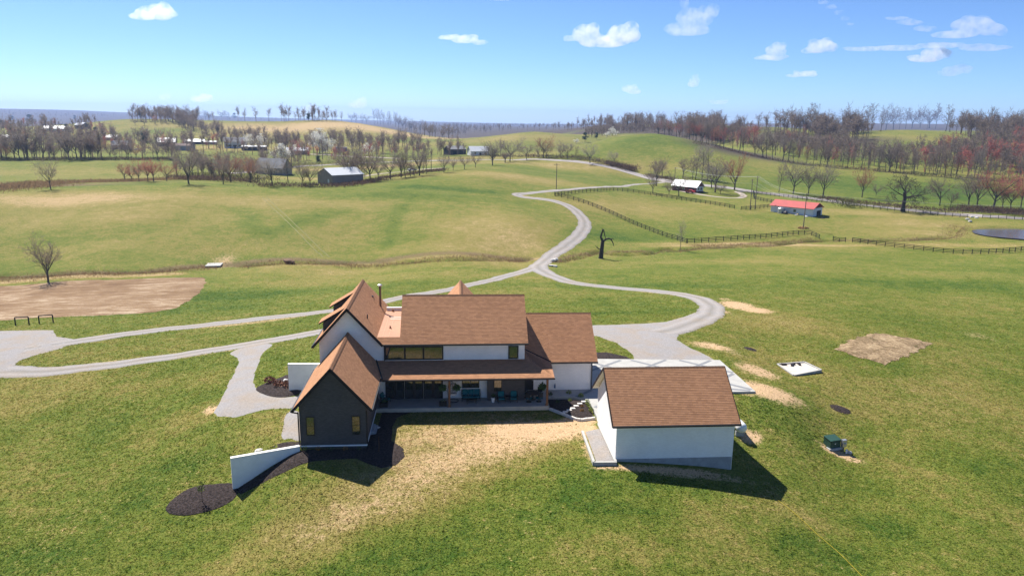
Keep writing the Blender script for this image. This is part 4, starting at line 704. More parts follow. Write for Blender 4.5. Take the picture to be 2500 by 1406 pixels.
for k in range(12):
    a = k*math.pi/6+.01; pts = [(.44*math.sin(p)*math.cos(a), .12+.40*math.sin(p)*math.sin(a), 1.15-.68*math.cos(p)) for p in np.linspace(.15, math.pi-.05, 9)]
    if not (-2.5 < math.atan2(math.sin(a), math.cos(a)) < -.65): bm_.tube(pts, .032, 4)
for p in np.linspace(.5, 2.7, 7): bm_.tube([(.44*math.sin(p)*math.cos(t), .12+.40*math.sin(p)*math.sin(t), 1.15-.68*math.cos(p)) for t in np.linspace(-.6, 3.75, 12)], .024, 4)
bm_.build('basket', mat('grey_wicker', (.30, .29, .28), .7), eg_); cushion(MB(), -.3, .3, -.1, .35, .55, .75).build('cushion', mat('pale_cushion', (.55, .54, .52), .9), eg_); MB().tube([(0, .05, 1.95), (0, .1, 1.82)], .015, 5).build('chain', GALV, eg_)
pt = thing('potted_plant', 'white pot with a leafy plant beside the charcoal wall', 'potted plant', (3.72, 68.72, 0)); MB().lathe([(.15, 0), (.2, .42), (.21, .46), (.18, .46)], n=14).build('pot', POTW, pt); c = link('leaves', leafmesh('leaves', 90, .2, .2, .2, .12, 3, m_=DKG), pt); c.location.z = .42
for x, lb, gr in ((-1.2, 'black box planter at the porch edge beside the middle post', 0), (-6.92, 'black box planter in front of the sideways teal armchair', 1)):
    o = thing('box_planter', lb, 'planter', (x, 67.9, 0), 0, 'black box planters'); MB().box(-.38, .38, -.22, .22, 0, .42).build('box', DARKM, o); MB().box(-.34, .34, -.18, .18, .42, .43).build('soil', MULCH, o)
    c = link('leaves', leafmesh('leaves', 60 if gr else 25, .3, .16, .16 if gr else .08, .1, 31+gr, m_=FERN), o); c.location.z = .42
for x, lb in ((-1.25, 'hanging fern beside the last glass door'), (.16, 'hanging fern beside the egg chair'), (8.6, 'hanging fern next to the corner post')):
    z_ = 1.75; o = thing('hanging_fern', lb, 'plant', (x, 68.2, z_), 0, 'ferns hanging under the porch eave'); link('fronds', leafmesh('fronds', 260, .36, .36, .3, .16, int(x*10)+50, m_=FERN, up=-.6), o).location.z = -.25
    MB().lathe([(.1, 0), (.17, .2), (.17, .24)], (0, 0, -.22), 10).build('basket', DARKM, o); MB().tube([(0, 0, .1), (0, 0, 1.05)], .006, 4).build('hanger', DARKM, o)

# ------------------------------------------------------------------ things in the yard
q = G(1806, 1070); q = (26.55, 63.3, hz(26.55, 63.3)); pt = thing('propane_tank', 'white propane tank lying beside the detached garage', 'propane tank', q, R(92))
pr = [(.02, -1.5), (.25, -1.46), (.42, -1.34), (.5, -1.12), (.5, 1.12), (.42, 1.34), (.25, 1.46), (.02, 1.5)]; mb = MB().lathe(pr, n=20); mb.v = [(v[2], v[0], v[1]+.85) for v in mb.v]; mb.build('tank', TANKW, pt, smooth=False).data.shade_smooth()
MB().lathe([(.2, 0), (.2, .16), (.15, .22), (.02, .25)], (0, 0, 1.33), 12).build('dome', TANKW, pt)
for x in (-.8, .8): MB().box(x-.1, x+.1, -.4, .4, -.1, .42).build('foot', CONCG, pt)
q = G(2030, 1091); tr = thing('transformer_box', 'dark green pad mounted transformer box on the lawn', 'transformer', q, .25); MB().box(-.75, .75, -.6, .6, -.1, .14).build('pad', CONCG, tr); b = MB(); b.v = [(-.6,-.48,.14),(.6,-.48,.14),(.6,.48,.14),(-.6,.48,.14),(-.6,-.44,.85),(.6,-.44,.85),(.6,.48,1.0),(-.6,.48,1.0)]; b.f = [(0,3,2,1),(4,5,6,7),(0,1,5,4),(1,2,6,5),(2,3,7,6),(3,0,4,7)]; b.build('cabinet', GREENB, tr); b = MB(); b.v = [(-.64,-.49,.85),(.64,-.49,.85),(.64,.52,1.01),(-.64,.52,1.01),(-.64,-.49,.9),(.64,-.49,.9),(.64,.52,1.06),(-.64,.52,1.06)]; b.f = [(0,3,2,1),(4,5,6,7),(0,1,5,4),(1,2,6,5),(2,3,7,6),(3,0,4,7)]; b.build('lid', GREENB, tr); MB().box(-.1, .02, -.485, -.462, .5, .6).build('warning_sticker', POTW, tr)
q = G(2058, 1101); mp = thing('meter_pedestal', 'grey meter pedestal standing beside the green transformer box', 'utility pedestal', q, .2); MB().box(-.05, .05, -.05, .05, -.2, .7).build('post', POLEM, mp); MB().box(-.22, .22, -.14, .14, .5, 1.2).build('meter_cabinet', GALV, mp); MB().lathe([(.12, 0), (.12, .07), (.08, .1)], (.0, -.16, .8), 10).build('meter', GALV, mp)
q = G(2066, 1106); MB(); ub = thing('valve_riser', 'small white capped pipe riser beside the meter pedestal', 'pipe', q); MB().tube([(0, 0, -.1), (0, 0, .32)], .09, 10).build('pipe', POTW, ub); MB().lathe([(.12, 0), (.12, .06), (.03, .1)], (0, 0, .3), 10).build('cap', POTW, ub)
stone(2073, 1106, (.28, .22, .2), 'grey lump of rock beside the white capped riser')
q = [Vector(c) for c in cast([(1896,889),(1964,886),(2006,909),(1937,918)])]; zs = max(p.z for p in q)-.02
sl_ = tag(link('utility_slab', None), 'rough pale concrete slab with dark blocks lying in the lawn', 'concrete slab'); MB().prism([(p.x, p.y) for p in q], zs-1.2, zs).build('slab', mat('sandy_concrete', (.50, .45, .39), .9, var=.18, vscale=2, bump=.3), sl_)
cc = sum(q, Vector())/4; P = [p+(cc-p)*.03 for p in q]
for a, b in ((0, 1), (1, 2), (2, 3), (3, 0)): MB().bar((P[a].x, P[a].y, zs+.06), (P[b].x, P[b].y, zs+.06), .2, .12).build('slab_rim', CONC, sl_)
for i, (u, v) in enumerate(((.2, .1), (.5, .14), (.42, .22), (.68, .2))):
    p = q[0].lerp(q[1], u).lerp(q[3].lerp(q[2], u), v); o = MB().box(-.32, .32, -.12, .12, 0, .2).build('block', BROWNM, None); o.location = (p.x, p.y, zs); o.rotation_euler.z = i*.5; tag(o, ['block nearest the corner', 'long block along the rim', 'block lying crooked', 'block farthest along'][i]+' of the dark blocks on the pale slab', 'block', 'dark blocks on the pale slab')
for i, (a, b) in enumerate((((38, 793), (71, 791)), ((96, 789), (130, 786)))):
    p, q2 = G(*a), G(*b); o = thing('hitching_rail', ['dark wooden hitching rail nearer the frame edge beside the gravel area', 'dark wooden hitching rail nearer the tilled garden corner'][i], 'rail', p, 0, 'hitching rails'); d = Vector(q2)-Vector(p); h = 1.15
    for e in (Vector((0, 0, 0)), d): MB().bar(e+Vector((0, 0, -.2)), e+Vector((0, 0, h)), .14).build('post', FENCEM, o)
    MB().bar(Vector((0, 0, h+.05)), d+Vector((0, 0, h+.05)), .1, .14).build('top_rail', FENCEM, o)
def creek_slab(px, py, w_, d_, lab): q = G(px, py); o = tag(MB().box(-w_/2, w_/2, -d_/2, d_/2, -.25, .12).build('footbridge', CONC, None), lab, 'footbridge'); o.location = (q[0], q[1], q[2]+.15); o.rotation_euler.z = .1; return o
creek_slab(523, 648, 3.4, 3.6, 'flat concrete slab crossing the creek at the foot of the field')
hp = tag(link('culvert', None), 'pale stone headwall of the culvert under the driveway', 'culvert'); q = G(1350, 651); MB().box(-1.0, 1.0, -.3, .3, -.4, .35).build('headwall', STONE, hp); MB().tube([(0, -.35, 0), (0, .4, 0)], .28, 10).build('pipe', DARKIN, hp); hp.location = (q[0], q[1], q[2]); hp.rotation_euler.z = -.6
for i, (px, py) in enumerate(((1351, 637), (1357, 635), (2362, 536), (2372, 531), (2384, 533), (2368, 541))): stone(px, py, (.7, .5, .4), ['pale boulder at the creek mouth nearest the driveway', 'pale boulder in the creek bed beside the driveway culvert', 'lowest boulder at the road culvert', 'boulder against the road fence at the culvert', 'boulder farthest along the road culvert', 'boulder in the creek below the road'][i], STONE)
stone(706, 640, (2.3, 1.0, .55), 'brown brush heap on the creek bank', TWIGB, 'brush heap', 'brush_heap')
yc = spline(cast([(1900,1222),(1950,1262),(1990,1300),(2050,1352),(2110,1412),(2150,1450)])[:, :2], .6); tag(MB().tube([(x, y, hz(x, y)+.05) for x, y in yc], .014, 5, False).build('yellow_cord', mat('yellow_plastic', (.55, .42, .03), .5), None), 'thin yellow cord lying across the foreground lawn', 'cord')
# ------------------------------------------------------------------ fences
_post = {}; ORD = lambda i: ('first', 'second', 'third', 'fourth', 'fifth', 'sixth', 'seventh', 'eighth', 'ninth', 'tenth')[i] if i < 10 else f"{i+1}{'th' if 10 <= i % 100 < 20 or (i+1) % 10 > 3 or (i+1) % 10 == 0 else ('st','nd','rd')[i % 10]}"
PM = MB().box(-.075, .075, -.065, .065, -.5, 1.42).mesh('post', FENCEM); RM = MB().box(0, 1, -.022, .022, -.075, .075).mesh('rail', FENCEM)
def fence(pix, label, step=2.44):
    ln = spline(cast(pix)[:, :2], .4); s_ = np.r_[0, np.cumsum(np.linalg.norm(np.diff(ln, axis=0), axis=1))]; n = max(2, round(s_[-1]/step)+1); t_ = np.linspace(0, s_[-1], n)
    P = np.stack([np.interp(t_, s_, ln[:, 0]), np.interp(t_, s_, ln[:, 1])], -1); Z = hfun(P[:, 0], P[:, 1]); o = thing('board_fence', label, 'fence', (*P[0], Z[0]), 0, 'black three rail fences')
    for i in range(n):
        d = P[min(i+1, n-1)]-P[max(i-1, 0)]; p = link('post', PM, o); p.location = (P[i][0]-P[0][0], P[i][1]-P[0][1], Z[i]-Z[0]); p.rotation_euler = (rnd.uniform(-.02, .02), rnd.uniform(-.02, .02), math.atan2(d[1], d[0]))
        if i < n-1:
            d = Vector((*(P[i+1]-P[i]), Z[i+1]-Z[i])); az = math.atan2(d.y, d.x)
            for h in (.42, .85, 1.28):
                r_ = link('rail', RM, o); r_.location = (P[i][0]-P[0][0]-.085*math.sin(az)*-1, P[i][1]-P[0][1]-.085*math.cos(az), Z[i]-Z[0]+h+rnd.uniform(-.02, .02)); r_.rotation_euler = (0, -math.atan2(d.z, math.hypot(d.x, d.y)), az); r_.scale = (d.length*1.005, 1, 1)
    return o
fence([(1354,478),(1400,473),(1460,468),(1510,467),(1600,479),(1700,495),(1793,510)], 'black fence along the far side of the paddock below the white-roofed house')
fence([(1356,480),(1400,489),(1450,506),(1500,527),(1560,554),(1620,577),(1660,589),(1676,594)], 'black fence running diagonally down the paddock beside the driveway')
fence([(1678,594),(1740,590),(1800,586),(1900,578),(1970,573),(2000,583)], 'black fence along the creek side of the paddock')
fence([(2034,586),(2064,590)], 'short black fence section at the creek crossing')
fence([(2081,591),(2150,601),(2250,612),(2330,620),(2420,619),(2510,612),(2580,606)], 'black fence continuing beside the creek below the pond')
fence([(1809,513),(1850,510),(1893,506)], 'short black fence between the twin poles and the red-roofed shed')
fence([(1838,486),(1865,492),(1893,497)], 'short black fence behind the red-roofed shed')
fence([(1838,470),(1842,486)], 'very short black fence joining the road fence behind the twin poles')
fence([(1840,473),(1950,487),(2100,506),(2250,522),(2362,533)], 'long black fence along the near edge of the road')
fence([(2398,533),(2500,537),(2570,541)], 'black fence along the road beyond the culvert')
# ------------------------------------------------------------------ power poles and wires
TOPS = {}
def pole(key, px, py, h, label, arm=True, rz=.6):
    q = G(px, py); o = thing('utility_pole', label, 'utility pole', q, rz, 'utility poles'); MB().tube([(0, 0, -.5), (0, 0, h)], [.17, .11], 8).build('shaft', POLEM, o)
    if arm:
        MB().bar((-1.2, 0, h-.5), (1.2, 0, h-.5), .12).build('crossarm', POLEM, o)
        for x in (-1.1, 0, 1.1): MB().lathe([(.05, 0), (.07, .08), (.03, .18)], (x, 0, h-.44), 6).build('insulator', ROCK, o)
    TOPS[key] = (Vector(q), h, rz); return o
pole('a', 1358, 462, 10, 'lone utility pole standing in the pasture above the driveway bend', rz=.3); pole('b', 1831, 513, 11.5, 'shorter of the twin utility poles beside the red-roofed shed'); pole('c', 1843, 512, 12.5, 'taller of the twin utility poles beside the red-roofed shed'); pole('d', 1961, 558, 11.5, 'utility pole standing alone in front of the red-roofed shed'); pole('e', 1646, 457, 9.5, 'utility pole behind the white-roofed house'); pole('f', 1053, 421, 9, 'utility pole at the end of the bare tree row by the lane'); pole('g', 2740, 590, 11, 'utility pole beside the pond bank')
q = G(1961, 558); db = thing('spoil_heap', 'small heap of brown earth at the foot of the lone pole', 'earth heap', q); 
me = leafmesh('clods', 160, 1.8, 1.2, .22, .35, 77, m_=SOILO); link('clods', me, db)
def wire(a, b, off, dz, label, sag=1.4):
    A, B = TOPS[a], TOPS[b]; p = A[0]+Vector((math.cos(A[2])*off, math.sin(A[2])*off, A[1]-.25+dz)); r_ = B[0]+Vector((math.cos(B[2])*off, math.sin(B[2])*off, B[1]-.25+dz))
    pts = [p.lerp(r_, t)-Vector((0, 0, sag*4*t*(1-t))) for t in np.linspace(0, 1, 14)]; o = MB().tube(pts, .014, 4, False).build('power_line', WIREM, None); tag(o, label, 'wire', 'power lines')
NM = {'a': 'pasture pole', 'b': 'shorter twin pole', 'c': 'taller twin pole', 'd': 'lone pole', 'e': 'pole behind the white-roofed house', 'g': 'pole by the pond', 'f': 'lane pole'}
for a, b in (('e', 'b'), ('e', 'c'), ('c', 'd'), ('b', 'd'), ('d', 'g')):
    for off, dz, wn_ in ((-1.1, 0, 'near'), (0, .1, 'middle'), (1.1, 0, 'far')):
        if (a, b) in (('b', 'd'), ('e', 'b')) and off: continue
        wire(a, b, off, dz-(1.5 if a == 'b' or b == 'b' else 0), f'{wn_} wire from the {NM[a]} to the {NM[b]}')
    if (a, b) in (('c', 'd'), ('d', 'g')): wire(a, b, 0, -2.2, f'lowest wire from the {NM[a]} to the {NM[b]}')

# ------------------------------------------------------------------ other buildings
def building(name, label, cat, px, py, a, L, W, h, rise, wm, rm, ridge='y', over=.4, wins=(), doors=(), gable=None, back=0.0):
    """near corner at the given line of sight; local x runs away to one side at angle a, local y to the other"""
    q = G(px, py); q = q+np.array([0, back, 0]); q[2] = min(hz(q[0], q[1]), hz(q[0]+L*math.cos(a)*.7, q[1]+L*math.sin(a)*.7), hz(q[0]-W*math.sin(a)*.7, q[1]+W*math.cos(a)*.7))*.5+hz(q[0], q[1])*.5
    o = thing(name, label, cat, q, a); gm_ = gable or wm
    if ridge == 'x': prof = [(0, 0, h), (0, W/2, h+rise), (0, W, h)]; dv = (L, 0, 0)
    else: prof = [(0, 0, h), (L/2, 0, h+rise), (L, 0, h)]; dv = (0, W, 0)
    MB().box(0, L, 0, W, -1.5, h).build('wall', wm, o)
    for e in (0, 1):
        off = Vector(dv)*e+Vector(dv).normalized()*(-.01 if e else .01); MB().extrude([Vector(p)+off for p in prof], Vector(dv).normalized()*(.0-.1 if e else .1)).build('gable', gm_, o)
    for s_ in (0, 1):
        sl = rise/((W if ridge == 'x' else L)/2); r_ = MB()
        if ridge == 'x': e0 = (-over, (-over if s_ == 0 else W+over), h-over*sl); P = [e0, (L+over, e0[1], e0[2]), (L+over, W/2, h+rise), (-over, W/2, h+rise)]
        else: e0 = ((-over if s_ == 0 else L+over), -over, h-over*sl); P = [e0, (e0[0], W+over, e0[2]), (L/2, W+over, h+rise), (L/2, -over, h+rise)]
        r_.extrude([Vector(p)+Vector((0, 0, .02)) for p in P], (0, 0, .12)).build('roof', rm, o)
    for face, u, z, w_, hh in wins:
        f = MB(); g_ = MB()
        if face == 'x': f.box(u-w_/2-.08, u+w_/2+.08, -.06, 0, z-.08, z+hh+.08); g_.box(u-w_/2, u+w_/2, -.075, -.05, z, z+hh)
        else: f.box(-.06, 0, u-w_/2-.08, u+w_/2+.08, z-.08, z+hh+.08); g_.box(-.075, -.05, u-w_/2, u+w_/2, z, z+hh)
        wn_ = f.build('window', SIDW if wm is not SIDW else SIDG, o); g_.build('pane', GLASS, wn_)
    for face, u, w_, hh, dm in doors:
        if face == 'x': MB().box(u-w_/2, u+w_/2, -.08, 0, -.2, hh).build('door', dm, o)
        else: MB().box(-.08, 0, u-w_/2, u+w_/2, -.2, hh).build('door', dm, o)
    return o
building('red_roofed_shed', 'long white shed with a red metal roof behind the lone pole', 'shed', 1983, 530, R(42), 8.6, 15.5, 2.9, 1.7, SIDW, REDR, 'y', .5, [('y', 6.5, 1.2, .8, .8), ('y', 12, 1.2, .8, .8)], [('x', 5.5, 3.6, 1.9, DARKIN)], REDW)
wh = building('white_roofed_house', 'brick house with a pale metal roof and white garage among bare trees', 'house', 1700, 471, R(38), 5.2, 13, 2.7, 2.2, BRICKR, ROOFL, 'y', .6, [('x', 1.4, 1.0, .8, 1.1), ('x', 3.6, 1.0, .8, 1.1), ('y', 7, 1.0, 1.2, 1.1), ('y', 10, 1.0, 1.0, 1.1)], [('y', 3, 3.2, 2.1, DARKIN)])
MB().box(-.03, 5.23, -.03, 0, .55, 2.6).build('garage_face', SIDW, wh); 
for u in (1.4, 3.6): MB().box(u-.5, u+.5, -.06, -.035, .9, 2.0).build('pane', GLASS, wh)
MB().extrude([(2.6, -.6, 4.6), (8.5, 4, 2.9), (8.5, 9, 2.9), (2.6, 9, 4.9)], (0, 0, .12)).build('porch_roof', ROOFL, wh)
def car(px, py, rz, m_, label, s_=1.0):
    q = G(px, py); o = thing('parked_car', label, 'car', (q[0], q[1], q[2]+.12), rz); o.scale = (s_,)*3; pr = [(-2.1, .35), (-2.1, .85), (-1.3, .98), (-.75, 1.45), (.7, 1.45), (1.35, .95), (2.05, .82), (2.15, .4)]
    MB().extrude([(x, -.85, z) for x, z in pr], (0, 1.7, 0)).build('body', m_, o); MB().extrude([(-1.2, -.87, 1.0), (-.72, -.87, 1.38), (.66, -.87, 1.38), (1.2, -.87, .98)], (0, 1.74, 0)).build('side_windows', GLASS, o)
    for x in (-1.35, 1.35):
        for y in (-.85, .85): mb = MB().lathe([(.33, -.1), (.33, .1)], n=12); mb.v = [(v[0]+x, v[2]+y, v[1]+.33) for v in mb.v]; mb.build('wheel', DARKM, o)
    return o
car(1685, 472, 2.4, REDCAR, 'red car parked at the carport of the white-roofed house'); car(1006, 418, .4, SIDW, 'small white car on the lane beside the bare tree row'); car(700, 372, .2, SIDG, 'tiny grey car parked by the far white house'); car(335, 368, .3, SIDW, 'tiny white car below the far brown-roofed barns')
q = G(1906, 521); jk = thing('water_tank', 'pale round water tank at the end of the red-roofed shed', 'tank', q); MB().lathe([(1.1, 0), (1.12, 1.8), (.7, 2.1), (.2, 2.15)], n=14).build('drum', GALV, jk); MB().lathe([(.25, 0), (.25, .12)], (0, 0, 2.12), 8).build('lid', GALV, jk)
for i, (px, py, s_, m_, lb) in enumerate(((1918, 523, (1.0, .7, .9), DARKM, 'dark machinery heap beside the water tank'), (1945, 526, (.9, .5, .35), ROCK, 'pale junk heap along the red-roofed shed'), (1947, 525, (.35, .3, .45), mat('yellow_drum', (.55, .35, .03), .5), 'small yellow drum against the red-roofed shed'), (1968, 529, (1.7, .5, .3), SIDG, 'grey boards stacked along the red-roofed shed'), (2008, 533, (1.6, .5, .35), DARKM, 'dark trailer frame beside the shed door'))): stone(px, py, s_, lb, m_, 'junk', 'junk_heap')
building('grey_barn', 'large brown metal barn with a bright white roof below the bare tree row', 'barn', 812, 452, R(38), 13.5, 11.5, 3.7, 2.3, SIDB, SIGNW, 'x', .3, [('y', 6, 5, .8, .8)], [('y', 3, 1.0, 2.0, SIDW)])
building('dark_barn', 'dark wooden barn beside the distant road', 'barn', 1098, 379, R(28), 13, 9, 4.0, 2.2, SIDD, ROOFG, 'x', .3, [], [('x', 4, 2.6, 2.6, DARKIN)])
building('twin_gable_house', 'white-roofed house with twin gables beside the distant road', 'house', 1150, 381, R(14), 13, 10, 3.2, 3.0, SIDW, SIGNW, 'x', .5, [('x', 3, 1.2, 1, 1.2), ('x', 10, 1.2, 1, 1.2)], [('x', 6.5, 1.2, 2.2, DARKIN)])
building('grey_roofed_house', 'big tan house with a grey roof half hidden behind the white blossom tree', 'house', 690, 429, R(65), 8, 17, 4.0, 4.2, SIDT, ROOFG, 'y', .5, [('y', 5, 1.2, 1.2, 1.3), ('y', 10, 1.2, 1.2, 1.3)])
building('white_farmhouse', 'two storey white farmhouse in the far valley', 'house', 548, 362, R(12), 17, 9, 5.2, 3.2, SIDW, ROOFG, 'x', .5, [('x', 3, 1.2, 3.2, 1.4), ('x', 8, 1.2, 3.2, 1.4), ('x', 13, 1.2, 3.2, 1.4), ('x', 5, 1.2, .8, 1.4), ('x', 11, 1.2, .8, 1.4)], [('x', 8, 1.4, 2.2, DARKIN)])
building('long_trailer', 'long dark mobile home near the far white farmhouse', 'mobile home', 590, 368, R(4), 18, 5, 3.0, .8, SIDD, ROOFL, 'x', .2, [('x', 4, 1.2, 1.2, 1.0), ('x', 12, 1.2, 1.2, 1.0)])
building('pale_roofed_barn', 'far barn with a pale metal roof and open front', 'barn', 383, 358, R(12), 14, 10, 3.6, 3.2, SIDD, ROOFL, 'x', .4, [], [('x', 7, 5, 2.8, DARKIN)])
building('blue_grey_shed', 'small blue-grey shed in the far valley', 'shed', 427, 368, R(6), 13, 7, 3.6, 1.6, SIDG, ROOFB, 'x', .3)
building('long_roofed_barn', 'long low barn with a pale roof beyond the shed', 'barn', 448, 353, R(5), 17, 8, 2.6, 1.8, SIDD, ROOFL, 'x', .3); building('low_shed', 'low shed with a shiny roof beside the long low barn', 'shed', 495, 353, R(3), 11, 6, 2.2, .8, SIDT, SIGNW, 'x', .3)
building('grey_cottage', 'grey cottage with a pale roof at the valley tree row', 'house', 272, 365, R(15), 11, 9, 3.2, 3.0, SIDG, ROOFG, 'x', .4, [('x', 3, 1, 1, 1.2), ('x', 8, 1, 1, 1.2)]); building('small_cottage', 'small cottage with a cream roof behind the grey cottage', 'house', 250, 343, R(8), 12, 7, 2.8, 2.0, SIDT, SIGNW, 'x', .3)
building('white_greenhouse', 'long white building on the far hillside', 'building', 105, 322, R(12), 24, 12, 3.5, 2.6, SIDW, SIGNW, 'x', .3); building('hillside_barn', 'dark barn with a white end on the far hillside', 'barn', 200, 316, R(55), 9, 14, 4.5, 2.6, SIDD, ROOFL, 'y', .3); building('white_roofed_cottage', 'white-roofed cottage at the far edge of the valley', 'house', 2, 343, R(8), 14, 8, 2.8, 1.6, SIDW, SIGNW, 'x', .3); building('cream_house', 'cream house among trees on the far slope', 'house', 140, 304, R(8), 14, 8, 3.2, 2.2, SIDT, ROOFB, 'x', .3)
building('brown_ranch_house', 'low brown house near the round white blossom tree', 'house', 702, 377, R(18), 15, 9, 2.8, 2.0, BRICKR, ROOFL, 'x', .4, [('x', 3, 1.2, 1, 1.1), ('x', 11, 1.2, 1, 1.1)]); building('blue_box_shed', 'small blue box shed by the distant road', 'shed', 818, 371, R(4), 9, 4, 3.2, .4, mat('blue_siding', (.12, .17, .26), .7), ROOFG, 'x', .1)
# ------------------------------------------------------------------ trees
class TG:
    def __init__(s, seed, style): s.r = random.Random(seed); s.T = MB(); s.V = []; s.F = []; s.style = style
    def blade(s, p, q, w_):
        d = q-p; a = d.cross(Vector((s.r.uniform(-1, 1), s.r.uniform(-1, 1), s.r.uniform(-1, 1)))); a = a.normalized()*w_/2 if a.length > 1e-9 else Vector((w_/2, 0, 0))
        i = len(s.V); s.V += [tuple(p-a), tuple(p+a), tuple(q)]; s.F.append((i, i+1, i+2))
    def grow(s, p, d, L, rad, lv, P):
        r = s.r; n = 4 if lv == 0 else 3; pts = [p]; dirs = [d]; q = p
        for i in range(n):
            d = (d+Vector((r.uniform(-1, 1), r.uniform(-1, 1), r.uniform(-.6, 1)*P['lift']))*P['bend']*(.5 if lv == 0 else 1)).normalized(); q = q+d*L/n; pts.append(q); dirs.append(d)
        taper = P['taper'] if lv == 0 else .35; rads = [rad*(1-(1-taper)*i/n) for i in range(n+1)]
        if lv < 2: s.T.tube(pts, rads, 6 if lv == 0 else 4, False)
        elif lv == 2:
            for i in range(n): s.blade(pts[i], pts[i+1]+(pts[i+1]-pts[i])*.3, rads[i]*2); s.blade(pts[i], pts[i+1]+(pts[i+1]-pts[i])*.3, rads[i]*2)
        else: s.blade(p, q, max(rad*2, P['tw'])); 
        if lv >= P['lv']: return
        k = P['kids'][lv]; base = math.radians(r.uniform(0, 360))
        for j in range(k):
            t = P['from'] + (1-P['from'])*(j+r.uniform(0, .9))/k if lv == 0 else .2+.8*(j+r.random())/k; t = min(t, .99); f = t*n; i = int(f); pp = pts[i].lerp(pts[i+1], f-i); dd = dirs[i+1]
            az = base+j*2.4+r.uniform(-.5, .5); a = dd.cross(Vector((0, 0, 1)) if abs(dd.z) < .95 else Vector((1, 0, 0))).normalized(); b = dd.cross(a); ang = P['ang'][lv]*r.uniform(.7, 1.25)
            nd = (dd*math.cos(ang)+(a*math.cos(az)+b*math.sin(az))*math.sin(ang)).normalized()
            ln = L*P['len'][lv]*r.uniform(.7, 1.2)*(1-.45*t if lv == 0 and s.style == 'slim' else 1); s.grow(pp, nd, ln, rads[i]*P['rk'][lv], lv+1, P)
    def meshes(s, name, bark): t = s.T.mesh('trunk', bark); c = fast_mesh('crown', np.array(s.V), np.array(s.F), 3); return t, c
BARK = mat('grey_bark', (.105, .088, .075), .9, spec=.1, var=.25, vscale=4); BARKD = mat('dark_bark', (.055, .045, .04), .9, spec=.1, var=.3, vscale=4)
STY = {'spread': dict(lift=.6, bend=.16, taper=.55, lv=4, kids=(7, 7, 7, 5), ang=(.62, .7, .7, .6), len=(1.45, .5, .5, .55), rk=(.62, .55, .5, .6), tw=.0064, **{'from': .55}),
       'vase': dict(lift=1.0, bend=.13, taper=.6, lv=4, kids=(7, 7, 7, 5), ang=(.5, .55, .65, .6), len=(1.7, .45, .48, .5), rk=(.6, .5, .5, .6), tw=.0064, **{'from': .5}),
       'slim': dict(lift=.8, bend=.07, taper=.15, lv=3, kids=(18, 8, 8, 0), ang=(.75, .6, .6, .6), len=(.34, .5, .5, .5), rk=(.42, .5, .6, .6), tw=.0062, **{'from': .28})}
TREE = {}
def scaled_tree(style, seed, far=False):
    g = TG(seed, style); P = dict(STY[style])
    if far: P['tw'] = .0115; P['kids'] = (P['kids'][0], 6, 6, 3)
    L = {'spread': .38, 'vase': .3, 'slim': .95}[style]; g.grow(Vector((0, 0, -.02)), Vector((g.r.uniform(-.06, .06), g.r.uniform(-.06, .06), 1)).normalized(), L, .024 if style != 'slim' else .015, 0, P)
    top = max(v[2] for v in g.V); g.V = [tuple(c/top for c in v) for v in g.V]; g.T.v = [tuple(c/top for c in v) for v in g.T.v]; return g.meshes(style, BARK)
TCOL = {'g': twig_mat('grey_twigs', (.21, .175, .148)), 'n': twig_mat('brown_grey_twigs', (.20, .155, .125)), 'r': twig_mat('red_budding_twigs', (.36, .135, .11)), 'o': twig_mat('rust_budding_twigs', (.31, .155, .10)), 'p': twig_mat('pale_twigs', (.30, .26, .215))}
BASEF = {k: [scaled_tree(k, 70+i, True) for i in range(3)] for k in STY}
BASE = {'spread': [scaled_tree('spread', 11+i) for i in range(4)], 'vase': [scaled_tree('vase', 31+i) for i in range(3)], 'slim': [scaled_tree('slim', 51+i) for i in range(3)]}
def tree_mesh(style, i, col, far=False):
    k = (style, i, col, far)
    if k not in TREE: t, c = (BASEF if far else BASE)[style][i]; c = c.copy(); c.name = 'crown'; c.materials.clear(); c.materials.append(TCOL[col]); TREE[k] = (t, c)
    return TREE[k]
def leaf_tree(seed, kind):                                                   # blossom and evergreen, unit height
    g = np.random.default_rng(seed); n = 2600; T = MB()
    if kind == 'w':
        ctr = g.normal(size=(26, 3))*np.array([.2, .2, .2])+np.array([0, 0, .6]); pk = g.integers(0, 26, n); c = ctr[pk]+g.normal(size=(n, 3))*.062; T.tube([(0, 0, -.02), (.01, 0, .3), (0, .02, .6)], [.022, .018, .008], 6, False)
        for k in range(7): e = ctr[k]; T.tube([(0, 0, .2+.03*k), tuple(e)], [.012, .004], 4, False)
        s_ = .032
    else:
        ctr = np.stack([g.normal(size=18)*.13, g.normal(size=18)*.13, g.uniform(.3, .93, 18)], -1); ctr[:, :2] *= (1.25-ctr[:, 2:]); c = ctr[g.integers(0, 18, n)]+g.normal(size=(n, 3))*np.array([.075, .075, .05]); T.tube([(0, 0, -.02), (0, 0, .9)], [.02, .004], 6, False); s_ = .036
    c[:, 2] = np.clip(c[:, 2], .08, 1); a = g.normal(size=(n, 3)); a /= np.linalg.norm(a, axis=1)[:, None]; b = np.cross(a, g.normal(size=(n, 3))); b /= np.linalg.norm(b, axis=1)[:, None]
    V = np.stack([c-b*s_*.5, c+b*s_*.5, c+a*s_], 1).reshape(-1, 3); me = fast_mesh('crown', V, np.arange(3*n).reshape(-1, 3), 3); me.materials.append(twig_mat('white_blossom', (.72, .70, .64), .4) if kind == 'w' else twig_mat('cedar_green', (.04, .062, .026), .25, .35, 6)); return T.mesh('trunk', BARK), me
LT = {'w': [leaf_tree(3, 'w'), leaf_tree(4, 'w')], 'e': [leaf_tree(5, 'e'), leaf_tree(6, 'e')]}
